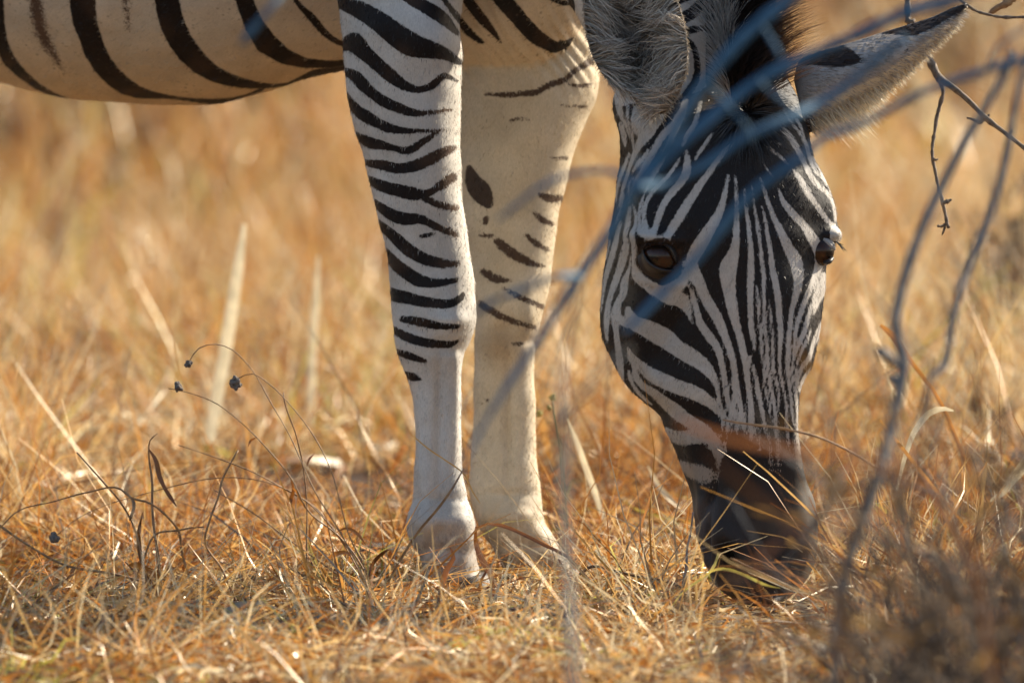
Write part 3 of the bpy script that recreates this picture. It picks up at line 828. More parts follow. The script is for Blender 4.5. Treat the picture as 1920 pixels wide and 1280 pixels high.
bump(845, 565, 26, 50, .005, NF); bump(790, 620, 30, 18, -.003, NF); bump(852, 740, 10, 120, .004, NF); bump(824, 800, 9, 130, -.007, NF); bump(792, 880, 9, 90, .004, NF); bump(830, 640, 40, 8, -.003, NF); bump(800, 985, 14, 22, .006, NF); bump(826, 1000, 10, 30, -.005, NF); bump(868, 985, 14, 26, .004, NF)
bump(800, 80, 60, 50, .008, NF); bump(700, 240, 16, 110, -.004, NF, -.2); bump(800, 300, 40, 120, .004, NF)
FF = is_['far'] & facing
bump(828, 935, 44, 9, -.004, NF); bump(826, 978, 40, 16, .006, NF); bump(836, 1032, 44, 12, -.006, NF); bump(850, 1085, 50, 9, .005, NF); bump(805, 925, 8, 60, .004, NF); bump(845, 600, 36, 14, .005, NF); bump(838, 655, 34, 10, -.004, NF); bump(765, 560, 14, 40, -.004, NF)
bump(950, 925, 44, 9, -.004, FF); bump(955, 968, 40, 16, .006, FF); bump(985, 1020, 44, 12, -.006, FF); bump(1010, 1076, 50, 9, .005, FF)
bump(985, 590, 20, 50, .005, FF); bump(940, 620, 26, 18, -.004, FF); bump(955, 800, 10, 140, -.007, FF); bump(915, 960, 14, 26, .005, FF); bump(990, 640, 30, 8, -.003, FF); bump(920, 360, 20, 50, .003, FF, -.4); bump(1000, 250, 40, 110, .006, FF, .3)
CF = (is_['trunk'] | is_['near'] | is_['far']) & facing & (PX[:, 0] > 855) & (PX[:, 1] < 190)
ph = (PX[:, 0] * .86 - PX[:, 1] * .52)
fold = np.sin(ph / 3.4 + 1.6 * np.sin(PX[:, 1] / 33.0) + np.sin(ph / 17.0)) * np.clip((PX[:, 0] - 855) / 30, 0, 1) * np.clip((190 - PX[:, 1]) / 60, 0, 1) * np.clip((1130 - PX[:, 0]) / 30, 0, 1)
disp[CF] += .0011 * fold[CF]
disp += .0008 * np.sin(V[:, 0] * 61 + np.sin(V[:, 2] * 43) * 2) * np.sin(V[:, 2] * 57 + V[:, 1] * 40)
V2 = V + NRM * disp[:, None]
body_me.vertices.foreach_set('co', V2.astype(np.float32).ravel())
body_me.update()
attr(body_me, 'sd', 'FLOAT', dark_sd / SC * 1000)
attr(body_me, 'soft', 'FLOAT', soft); attr(body_me, 'speck', 'FLOAT', speck)
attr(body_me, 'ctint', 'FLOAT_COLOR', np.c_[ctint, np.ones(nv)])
attr(body_me, 'cdark', 'FLOAT_COLOR', np.c_[cdark, np.ones(nv)])
body_me.materials.clear(); body_me.materials.append(M_COAT)
body_me.polygons.foreach_set('use_smooth', np.ones(len(body_me.polygons), bool))
body_me.name = 'body'

zebra = empty('zebra', ground_at(850, .02))
tag(zebra, 'black and white striped zebra grazing with its face towards the viewer', 'zebra')
body = bpy.data.objects.new('body', body_me); COL.objects.link(body)
ZI = Matrix.Translation(-zebra.location)
body.parent = zebra; body.matrix_parent_inverse = ZI


def surf_w(px, py, mask=None):
    """depth of the coat seen at a pixel"""
    d = (PX[:, 0] - px) ** 2 + (PX[:, 1] - py) ** 2
    k = np.nonzero(d < 60)[0] if mask is None else np.nonzero((d < 60) & mask)[0]
    return to_px(V2[k])[:, 2].min() if len(k) else -.2


HPX = PX[hm]; HV2 = to_px(V2[hm])[:, 2]


def head_w(px, py):
    d = (HPX[:, 0] - px) ** 2 + (HPX[:, 1] - py) ** 2
    k = np.nonzero(d < 80)[0]
    return HV2[k].min() if len(k) else HV2[np.argmin(d)]


# hooves
def hoof(cx, cy, w0, halfw, toe):
    """horn capsule: coronet above, wider sole, toe pushed to the right"""
    n = 28
    th = np.linspace(0, 2 * np.pi, n, endpoint=False)
    rows = []
    for t, s in ((0, .92), (.06, 1.0), (.5, 1.1), (.92, 1.2), (1, 1.17)):
        px = cx + toe * t * .7 + halfw * SC * s * np.cos(th) * (1 + .16 * t * (np.cos(th) > 0))
        w = w0 + halfw * .95 * s * np.sin(th)
        rows.append((px, w, t))
    top = P(np.array([cx]), np.array([cy]), np.array([w0]))[0]
    v = []
    for px, w, t in rows:
        z = top[2] * (1 - t) + 0.001 * t
        for a, b in zip(px, w):
            g = ground_at(a, b + 0.1 * z / 1.0 * 0, 0)
            # keep the horizontal place, set the height
            v.append((g[0], g[1] , z))
    f = [(i * n + j, i * n + (j + 1) % n, (i + 1) * n + (j + 1) % n, (i + 1) * n + j) for i in range(4) for j in range(n)]
    f.append(tuple(range(n - 1, -1, -1))); f.append(tuple(4 * n + j for j in range(n)))
    return np.array(v), f


for (cx, cy, w0, hw_) in ((856, 1074, .0, .0385), (1016, 1062, .16, .0405), (-962, 1050, .245 + .4 * 1800 / SC - .16, .036), (-850, 1050, .245 + .4 * 1800 / SC + .14, .036)):
    v, f = hoof(cx, cy, w0, hw_, 24)
    mesh_obj('hoof', v, f, M_HOOF, zebra)

# eyes
def eye_mat():
    m, nt, out = new_mat('eye')
    tc = N(nt, 'ShaderNodeTexCoord')
    sx = N(nt, 'ShaderNodeSeparateXYZ'); nt.links.new(tc.outputs['Object'], sx.inputs[0])
    cb = N(nt, 'ShaderNodeCombineXYZ'); nt.links.new(sx.outputs[0], cb.inputs[0])
    z = N(nt, 'ShaderNodeMath', operation='MULTIPLY', i_1=1.9); nt.links.new(sx.outputs[2], z.inputs[0]); nt.links.new(z.outputs[0], cb.inputs[2])
    ln = N(nt, 'ShaderNodeVectorMath', operation='LENGTH'); nt.links.new(cb.outputs[0], ln.inputs[0])
    nz = N(nt, 'ShaderNodeTexNoise', i_Scale=900.0, i_Detail=4.0); nt.links.new(tc.outputs['Object'], nz.inputs['Vector'])
    ad = N(nt, 'ShaderNodeMath', operation='MULTIPLY_ADD', i_1=.004, i_2=-.002); nt.links.new(nz.outputs[0], ad.inputs[0])
    sm = N(nt, 'ShaderNodeMath', operation='ADD'); nt.links.new(ln.outputs['Value'], sm.inputs[0]); nt.links.new(ad.outputs[0], sm.inputs[1])
    mr = N(nt, 'ShaderNodeMapRange', i_1=0.0, i_2=.026, i_3=0.0, i_4=1.0); nt.links.new(sm.outputs[0], mr.inputs[0])
    cr = ramp(nt, [(0.0, (.008, .004, .003)), (.3, (.012, .006, .004)), (.42, (.05, .019, .008)), (.75, (.032, .013, .007)), (.9, (.02, .01, .006)), (1.0, (.012, .008, .007))])
    nt.links.new(mr.outputs[0], cr.inputs[0])
    b = N(nt, 'ShaderNodeBsdfPrincipled', i_Roughness=0.22)
    b.inputs['Specular IOR Level'].default_value = 0.2
    b.inputs['Coat Weight'].default_value = 0.22; b.inputs['Coat Roughness'].default_value = 0.03
    nt.links.new(cr.outputs[0], b.inputs['Base Color']); nt.links.new(b.outputs[0], out.inputs[0])
    return m


M_EYE = eye_mat()


def sphere(r, nu=40, nw=24):
    v = []; f = []
    for a in range(nw + 1):
        for b in range(nu):
            t = math.pi * a / nw; p_ = 2 * math.pi * b / nu
            v.append((r * math.sin(t) * math.cos(p_), -r * math.cos(t), r * math.sin(t) * math.sin(p_)))
    for a in range(nw):
        for b in range(nu):
            c_ = (b + 1) % nu
            f.append((a * nu + b, a * nu + c_, (a + 1) * nu + c_, (a + 1) * nu + b))
    return v, f


def lid(pts, rad, parent):
    g = Bag(); g.add(tube(pts, rad, 10, .03, 3)); return g.build('eyelid', M_LID, parent)


for k, (ex, ey) in enumerate(EYES):
    r = .0215
    if k == 0:
        w0 = head_w(ex, ey) + r * .42; turn = R(-52)
    else:
        ex -= 21; r = .0175; w0 = head_w(ex - 6, ey) + .0235; turn = R(55)
    c = P(np.array([ex]), np.array([ey]), np.array([w0]))[0]
    v, f = sphere(r)
    me = bpy.data.meshes.new('eye'); me.from_pydata(v, [], f); me.polygons.foreach_set('use_smooth', np.ones(len(me.polygons), bool)); me.materials.append(M_EYE)
    eo = bpy.data.objects.new('eye', me); COL.objects.link(eo)
    eo.location = tuple(c); eo.rotation_euler = (R(8), 0, turn * (1 if k else .55))
    eo.parent = zebra; eo.matrix_parent_inverse = ZI
    if k == 0:
        up_ = [(1205, 458), (1212, 453), (1224, 452), (1240, 458), (1253, 468), (1262, 484), (1269, 503)]
        lo_ = [(1205, 458), (1209, 476), (1218, 490), (1233, 500), (1251, 505), (1269, 503)]
        EW = w0 * np.ones(1)
        def onball(q, dr):
            out_ = []
            for (a, b) in q:
                rr = math.hypot((a - ex) / SC, (b - ey) / SC)
                out_.append(P(np.array([a]), np.array([b]), np.array([w0 - math.sqrt(max((r + dr) ** 2 - rr ** 2, 1e-5))]))[0])
            return out_
        loop = np.array(up_ + lo_[::-1][1:-1], float)
        loop = np.concatenate([loop, loop[:1]])
        sl = np.r_[0, np.cumsum(np.hypot(*np.diff(loop, axis=0).T))]
        lp = catmull(sl, loop, np.linspace(0, sl[-1], 200)) - np.array([ex, ey])
        an = np.arctan2(lp[:, 1], lp[:, 0]); o_ = np.argsort(an)
        nth, nr = 72, 12
        ths = np.linspace(-np.pi, np.pi, nth, endpoint=False)
        ra = np.interp(ths, an[o_], np.hypot(lp[:, 0], lp[:, 1])[o_], period=2 * np.pi) / SC
        lv = []
        upw = np.clip(-np.sin(ths), 0, 1)
        for q_ in range(nr + 1):
            u_ = q_ / nr
            rr = ra + (.0262 - ra) * u_
            th_ = .0006 + (.0032 + .0035 * upw) * np.exp(-((u_ - .22) / .25) ** 2) + .0015 * u_
            zz = np.sqrt(np.maximum((r + .0012) ** 2 - np.minimum(rr, r) ** 2, 0)) - np.maximum(rr - r, 0) * 1.2 + th_
            if q_ == 0:
                zz = zz - .003
            lv.append(P(ex + rr * SC * np.cos(ths), ey + rr * SC * np.sin(ths), w0 - zz))
        lv = np.concatenate(lv)
        lf = [(a_ * nth + b_, (a_ + 1) * nth + b_, (a_ + 1) * nth + (b_ + 1) % nth, a_ * nth + (b_ + 1) % nth) for a_ in range(nr) for b_ in range(nth)]
        mesh_obj('eyelid', lv, lf, M_LID, zebra)
        rt = np.array(onball([(1212 + 46 * t, 456 - 9 * math.sin(3.1 * t) + 8 * t) for t in np.linspace(0, 1, 26)], .008))
        n = len(rt)
        dr_ = norm(np.stack([np.linspace(-.35, .15, n), -.8 * np.ones(n), np.full(n, -.45)], -1) + rng.normal(size=(n, 3)) * .12)
    else:
        ax_ = norm(np.array([.70, .0, .71])); u1 = norm(np.cross(ax_, [0, 1, 0])); u2 = np.cross(ax_, u1)
        lv = []
        for a_ in range(13):
            pa = R(46) * a_ / 12
            for b_ in range(36):
                q_ = 2 * math.pi * b_ / 36
                lv.append((ax_ * math.cos(pa) + (u1 * math.cos(q_) + u2 * math.sin(q_)) * math.sin(pa)) * r * (1.10 if a_ < 12 else 1.0))
        lv = np.array(lv)
        lf = [(a_ * 36 + b_, a_ * 36 + (b_ + 1) % 36, (a_ + 1) * 36 + (b_ + 1) % 36, (a_ + 1) * 36 + b_) for a_ in range(12) for b_ in range(36)]
        mesh_obj('eyelid', lv + c, lf, M_PALELID, zebra)
        b_ = [P(np.array([a]), np.array([b]), np.array([w0 + d]))[0] for a, b, d in ((1545, 492, -.014), (1553, 491, -.016), (1561, 484, -.008))]
        lid(b_, [.002, .003, .002], zebra)
        rt = np.array([P(np.array([1566 + 7 * t]), np.array([452 + 5 * t]), np.array([w0 - .006 + .012 * t]))[0] for t in np.linspace(0, 1, 24)])
        n = len(rt)
        dr_ = norm(np.stack([np.full(n, .62), np.full(n, -.3), np.full(n, -.62)], -1) + rng.normal(size=(n, 3)) * .13)
    v, q, t_, sid = ribbons(rt, dr_, rng.uniform(.009, .015, n), np.full(n, .0011), np.tile([.05, -.1, .12], (n, 1)), 4)
    lm_ = fast_mesh('eyelash', v, q); lm_.materials.append(M_LID)
    lo = bpy.data.objects.new('eyelash', lm_); COL.objects.link(lo); lo.parent = eo
    lo.matrix_parent_inverse = Matrix.Identity(4); bpy.context.view_layer.update()
    lo.matrix_parent_inverse = eo.matrix_world.inverted()


def hair_obj(name, groups, parent, kind=None):
    """groups: (root, dirs, len, width, bend, root colour, tip colour[, curl])"""
    vs, qs, cs, o = [], [], [], 0
    for g in groups:
        root, dirs, ln, wd, bend, c0, c1_ = g[:7]
        v, q, t_, sid = ribbons(root, dirs, ln, wd, bend, 4 if len(root) < 50000 else 2, .12, curl=(g[7] if len(g) > 7 else None))
        n = len(root)
        c0 = np.asarray(c0) * np.ones((n, 3)); c1_ = np.asarray(c1_) * np.ones((n, 3))
        var = rng.uniform(.7, 1.25, (n, 1))
        col = ((1 - t_[:, None]) * c0[sid] + t_[:, None] * c1_[sid]) * var[sid]
        vs.append(v); qs.append(q + o); cs.append(col); o += len(v)
    me = fast_mesh(name, np.concatenate(vs), np.concatenate(qs)); me.materials.append(M_HAIR)
    attr(me, 'hcol', 'FLOAT_COLOR', np.c_[np.concatenate(cs), np.ones(o)])
    ob = bpy.data.objects.new(name, me); COL.objects.link(ob)
    ob.parent = parent
    ob.matrix_parent_inverse = ZI if parent is zebra else Matrix.Identity(4)
    if kind:
        ob['kind'] = kind
    return ob


def pxdir(dx, dy, dw):
    """direction from picture right / up / away components"""
    dx, dy, dw = np.broadcast_arrays(np.asarray(dx, float), np.asarray(dy, float), np.asarray(dw, float))
    return norm(dx[..., None] * _r + dy[..., None] * _u + dw[..., None] * _f)


# short coat hair over the sides that show
vis = np.nonzero(((NRM @ _f) < .45) & (PX[:, 1] > -60) & (PX[:, 1] < 1120) & (PX[:, 0] > -80) & (np.hypot((PX[:, 0] - 1238) / 32, (PX[:, 1] - 480) / 30) > 1) & ~((PX[:, 1] > 870) & is_['head']))[0]
NH = 112000
kk_ = rng.choice(vis, NH)
edge_ = np.abs(NRM[kk_] @ _f) < .35
rt = V2[kk_] + rng.normal(size=(NH, 3)) * .0012
nrm_ = NRM[kk_]
rt = rt - nrm_ * np.sum((rt - V2[kk_]) * nrm_, 1, keepdims=True) - nrm_ * .0005
grow = np.tile([-.1, .1, -1.0], (NH, 1))
grow[is_['trunk'][kk_]] = (-.75, .3, -.55)
hk = is_['head'][kk_]
grow[hk] = np.stack([(PX[kk_, 0][hk] - 1425) / 260, np.zeros(hk.sum()), -np.ones(hk.sum())], -1)
grow = grow - nrm_ * np.sum(grow * nrm_, 1, keepdims=True)
dr = norm(norm(grow) + nrm_ * .28 + rng.normal(size=(NH, 3)) * .16)
sdv = dark_sd[kk_] / SC * 1000 + rng.normal(size=NH) * .5 * soft[kk_]
hc = np.where((sdv > 0)[:, None], cdark[kk_] * 1.2, ctint[kk_])
coat = hair_obj('coat', [(rt, dr, rng.uniform(.003, .0065, NH), rng.uniform(.0004, .0008, NH), -nrm_ * .12, hc * .92, hc * 1.06)], body, 'stuff')

# ears -------------------------------------------------------------
def ear(name, centre, sideA, sideB, depth, thick, paint, wbase):
    """shell between two traced edges; depth(t, s) pushes the middle away (+) or near (-)"""
    nt_, ns = 40, 28
    t = np.linspace(0, 1, nt_); s = np.linspace(0, 1, ns)
    A = catmull(np.linspace(0, 1, len(sideA)), np.array(sideA, float), t)
    B = catmull(np.linspace(0, 1, len(sideB)), np.array(sideB, float), t)
    px = A[:, None, 0] + (B - A)[:, None, 0] * s[None]
    py = A[:, None, 1] + (B - A)[:, None, 1] * s[None]
    w = A[:, None, 2] + (B - A)[:, None, 2] * s[None] + depth(t[:, None], s[None])
    front = P(px, py, w)
    back = P(px, py, w + thick)
    n = nt_ * ns
    v = np.concatenate([front.reshape(-1, 3), back.reshape(-1, 3)])
    f = []
    for i in range(nt_ - 1):
        for j in range(ns - 1):
            a = i * ns + j
            f.append((a, a + 1, a + ns + 1, a + ns)); f.append((n + a, n + a + ns, n + a + ns + 1, n + a + 1))
    def wall(a, b): f.append((a, n + a, n + b, b))
    for i in range(nt_ - 1):
        wall((i + 1) * ns, i * ns); wall(i * ns + ns - 1, (i + 1) * ns + ns - 1)
    for j in range(ns - 1):
        wall(j, j + 1); wall((nt_ - 1) * ns + j + 1, (nt_ - 1) * ns + j)
    o = mesh_obj(name, v, f, M_COAT, zebra)
    T = np.repeat(t, ns); S = np.tile(s, nt_)
    sd, ct_, cd_ = paint(np.r_[T, T], np.r_[S, S], np.r_[np.zeros(n), np.ones(n)], np.r_[px.ravel(), px.ravel()], np.r_[py.ravel(), py.ravel()])
    me = o.data
    attr(me, 'sd', 'FLOAT', sd); attr(me, 'soft', 'FLOAT', np.full(2 * n, 1.2))
    attr(me, 'ctint', 'FLOAT_COLOR', np.c_[ct_, np.ones(2 * n)]); attr(me, 'cdark', 'FLOAT_COLOR', np.c_[cd_, np.ones(2 * n)])
    md = o.modifiers.new('sub', 'SUBSURF'); md.levels = md.render_levels = 1
    return o, front, (px, py, w)


def paint_near_ear(T, S, back, px, py):
    n = len(T)
    e = np.minimum(S, 1 - S)
    sd = np.where(back > .5, 3 * np.sin(T * 16), (0.02 - np.abs(e - .035)) * 120)
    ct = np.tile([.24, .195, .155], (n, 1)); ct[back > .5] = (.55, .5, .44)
    rim = (e < .03) & (back < .5)
    ct[rim] = (.42, .33, .24)
    return sd, ct, np.tile([.02, .016, .014], (n, 1))


sideA = [(1228, 214, -.300), (1196, 192, -.302), (1160, 168, -.302), (1128, 138, -.300), (1108, 100, -.298), (1097, 55, -.295), (1093, 0, -.29), (1100, -50, -.285), (1128, -92, -.28), (1160, -112, -.275)]
sideB = [(1240, 214, -.306), (1258, 200, -.322), (1275, 172, -.33), (1286, 138, -.33), (1290, 100, -.325), (1286, 55, -.318), (1272, 5, -.305), (1250, -45, -.295), (1216, -88, -.285), (1180, -112, -.28)]
ear1, e1f, e1p = ear('ear', None, sideA, sideB, lambda t, s: .052 * np.sin(np.pi * np.clip(s, 0, 1)) ** .8 * np.sin(np.pi * np.clip(t * .92 + .06, 0, 1)) ** .7, .006, paint_near_ear, 0)
groups = []
def ear_pt(t, s):
    i = t * 39; j = s * 27
    i0 = np.clip(i.astype(int), 0, 38); j0 = np.clip(j.astype(int), 0, 26); a = (i - i0)[:, None]; b = (j - j0)[:, None]
    return (1 - a) * (1 - b) * e1f[i0, j0] + a * (1 - b) * e1f[i0 + 1, j0] + (1 - a) * b * e1f[i0, j0 + 1] + a * b * e1f[i0 + 1, j0 + 1]
n = 5200
t_ = rng.uniform(.06, .9, n); s_ = rng.uniform(0, 1, n); edge = rng.random(n) < .72
s_ = np.where(edge, np.where(rng.random(n) < .4, rng.beta(1, 9, n) * .9, 1 - rng.beta(1, 5, n) * .9), s_)
rt = ear_pt(t_, s_)
inn = np.where(s_ < .5, 1.0, -1.0) * np.clip(np.abs(s_ - .5) * 2.4, .25, 1)
swirl = np.sin(t_ * 17 + s_ * 5)
sw2 = np.sin(t_ * 31 - s_ * 11 + 1)
dr = pxdir(inn + .25 * sw2 + rng.normal(size=n) * .13, .4 * swirl + .6 * np.clip(.25 - t_, 0, 1) * 4 + .25 * sw2 + rng.normal(size=n) * .14 - .1, -.5 + rng.normal(size=n) * .12)
bend = pxdir(rng.normal(size=n) * .3 + .1, -.5 + .5 * swirl, .5 + 0 * t_) * .55
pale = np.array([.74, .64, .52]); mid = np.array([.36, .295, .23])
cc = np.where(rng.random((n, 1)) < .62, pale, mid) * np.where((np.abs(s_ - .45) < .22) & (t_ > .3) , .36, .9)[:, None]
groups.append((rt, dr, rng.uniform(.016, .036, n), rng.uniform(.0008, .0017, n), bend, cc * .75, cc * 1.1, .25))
n = 700   # rim fringe
t_ = rng.uniform(0, .9, n); s_ = np.where(rng.random(n) < .5, 0.005, .995)
rt = ear_pt(t_, s_); dr = pxdir(np.where(s_ < .5, -.5, .5) + rng.normal(size=n) * .3, rng.normal(size=n) * .4 - .2, -.7)
groups.append((rt, dr, rng.uniform(.003, .007, n), np.full(n, .0008), pxdir(0 * t_, 0 * t_ - 1, 0 * t_) * .3, (.34, .26, .18), (.46, .38, .28)))
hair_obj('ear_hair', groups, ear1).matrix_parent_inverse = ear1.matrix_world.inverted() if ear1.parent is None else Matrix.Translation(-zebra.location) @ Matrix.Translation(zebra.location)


def paint_far_ear(T, S, back, px, py):
    n = len(T)
    sd = stripes_sd(np.c_[px, py], [trace(t) for t in ('Q -40 215 90; 60 215 95; 130 220 100; 190 230 70; 230 240 30', 'Q 290 125 24; 380 120 40; 440 115 60; 520 85 56; 600 48 40; 670 12 24', 'Q 430 200 10; 415 215 6', 'Q 20 450 10; 40 480 40; 30 540 30')]) / SC * 1000
    ct = np.tile([.38, .345, .315], (n, 1))
    lowedge = S > .72 - .1 * T
    ct[lowedge] = (.60, .51, .37)
    sd[back > .5] = -10; ct[back > .5] = (.45, .38, .28)
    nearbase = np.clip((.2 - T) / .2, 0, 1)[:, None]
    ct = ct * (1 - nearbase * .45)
    return sd, ct, np.tile([.03, .021, .017], (n, 1))


up_e = [(1488, 150, -.20), (1500, 112, -.19), (1540, 96, -.18), (1600, 78, -.17), (1650, 62, -.16), (1697, 48, -.15), (1745, 33, -.14), (1785, 15, -.13), (1812, 6, -.125)]
lo_e = [(1512, 252, -.20), (1545, 238, -.185), (1585, 214, -.172), (1630, 190, -.16), (1670, 165, -.15), (1712, 130, -.142), (1750, 90, -.135), (1785, 55, -.128), (1815, 14, -.124)]
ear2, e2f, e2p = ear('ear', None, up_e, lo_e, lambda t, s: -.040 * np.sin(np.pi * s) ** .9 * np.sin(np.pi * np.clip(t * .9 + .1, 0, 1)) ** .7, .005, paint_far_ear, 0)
groups = []
n = 1500
t_ = rng.uniform(.06, .93, n); i0 = np.clip((t_ * 39).astype(int), 0, 38)
j0 = rng.integers(22, 28, n)
rt = e2f[i0, j0] + rng.normal(size=(n, 3)) * .0012
fr = np.exp(-((t_ - .27) / .16) ** 2)
dr = pxdir(.45 + rng.normal(size=n) * .22, -.75 + rng.normal(size=n) * .2, -.1 + rng.normal(size=n) * .25)
groups.append((rt, dr, (.005 + .022 * fr) * rng.uniform(.6, 1.2, n), np.full(n, .0009), pxdir(.4 + 0 * t_, -.2 + 0 * t_, 0 * t_) * .4, (.6, .5, .35), (.85, .76, .56)))
n = 2600   # short coat on the back of the ear
t_ = rng.uniform(.02, .97, n); s_ = rng.uniform(0, 1, n)
i0 = np.clip((t_ * 39).astype(int), 0, 38); j0 = np.clip((s_ * 27).astype(int), 0, 26)
rt = e2f[i0, j0] + (e2f[i0 + 1, j0] - e2f[i0, j0]) * rng.random((n, 1)) + (e2f[i0, j0 + 1] - e2f[i0, j0]) * rng.random((n, 1))
q_ = to_px(rt)
dk = stripes_sd(q_[:, :2], [trace(t) for t in ('Q -40 215 90; 60 215 95; 130 220 100; 190 230 70; 230 240 30', 'Q 290 125 24; 380 120 40; 440 115 60; 520 85 56; 600 48 40; 670 12 24')]) > 0
dr = pxdir(.8 + rng.normal(size=n) * .15, .25 - .8 * s_ + rng.normal(size=n) * .2, -.35)
hc = np.where(dk[:, None], np.array([.03, .02, .016]), np.array([.40, .36, .32]))
groups.append((rt, dr, rng.uniform(.004, .009, n), np.full(n, .0007), pxdir(.6 + 0 * t_, -.2 + 0 * t_, .3 + 0 * t_) * .4, hc * .8, hc))
hair_obj('ear_hair', groups, ear2)

# mane and forelock -------------------------------------------------
groups = []
n = 9000
yy = rng.uniform(-170, 196, n)
hx_ = rng.normal(size=n) * .5; hx_ = np.clip(hx_, -1, 1)
xc = np.interp(yy, [-170, 0, 100, 196], [1340, 1378, 1392, 1398]); xw = np.interp(yy, [-170, 0, 100, 196], [56, 52, 48, 30])
xx = xc + hx_ * xw
wr = np.interp(yy, [-170, 0, 120, 196], [-.16, -.20, -.235, -.275])
rt = P(xx, yy, wr)
dr = pxdir(.18 + .55 * hx_ + rng.normal(size=n) * .12, .85 + rng.normal(size=n) * .12, -.38 + rng.normal(size=n) * .12)
ln = rng.uniform(.04, .068, n)
left = hx_ < -.55 + .25 * np.sin(yy / 40.0)
c0 = np.where(left[:, None], np.array([.42, .40, .38]), np.array([.012, .009, .008]))
c1_ = np.where(left[:, None], np.array([.5, .48, .45]), np.where((hx_ > .5)[:, None], np.array([.09, .042, .02]), np.array([.02, .012, .01])))
groups.append((rt, dr, ln, np.full(n, .0011), pxdir(.2 + .3 * hx_, -.2 + 0 * hx_, -.1 + 0 * hx_) * .35, c0, c1_, .06))
n = 1500   # forelock, radiating from the poll
a = rng.uniform(0, 2 * np.pi, n); rr = np.sqrt(rng.random(n))
xx = 1402 + 46 * rr * np.cos(a); yy = 216 + 42 * rr * np.sin(a)
wr = np.array([head_w(p_, q_) for p_, q_ in zip(xx, yy)])
rt = P(xx, yy, wr + .002)
dr = pxdir(np.cos(a) * .8 + .2, -np.sin(a) * .6 - .25, -.5 + 0 * a) 
tan = (yy < 200) & (xx < 1395)
c0 = np.where(tan[:, None], np.array([.2, .14, .085]), np.array([.012, .009, .008]))
groups.append((rt, dr, rng.uniform(.014, .032, n), np.full(n, .0009), pxdir(np.cos(a) * .5, -np.sin(a) * .5 - .5, .3 + 0 * a) * .5, c0, c0 * 1.6, .1))
hair_obj('mane', groups, zebra)

# whiskers
n = 60
xx = np.r_[rng.uniform(1305, 1335, 20), rng.uniform(1500, 1530, 20), rng.uniform(1380, 1470, 20)]
yy = np.r_[rng.uniform(1010, 1080, 20), rng.uniform(960, 1060, 20), rng.uniform(1090, 1125, 20)]
rt = P(xx, yy, np.array([head_w(p_, q_) for p_, q_ in zip(xx, yy)]))
dr = pxdir((xx - 1420) / 110 + rng.normal(size=n) * .2, -.35 + rng.normal(size=n) * .25, -.5 + rng.normal(size=n) * .2)
hair_obj('whiskers', [(rt, dr, rng.uniform(.02, .04, n), np.full(n, .0005), pxdir(0 * xx, -1 + 0 * xx, 0 * xx) * .2, (.05, .04, .035), (.2, .17, .13))], zebra, 'stuff')

#@@PLANTS
# ------------------------------------------------------------------ grass
GV, GQ, GT, GM, goff = [], [], [], [], 0


def patch(x, y, sc):
    """smooth pseudo noise about 0..1 for clumping"""
    return .5 + .25 * (np.sin(x * sc + 1.7 * np.sin(y * sc * .7)) + np.sin(y * sc * 1.3 + 2.1 * np.sin(x * sc * .6 + 1)))


hoofs = [ground_at(862, 0.0), ground_at(1022, .16)]
muz = ground_at(1425, -.22)


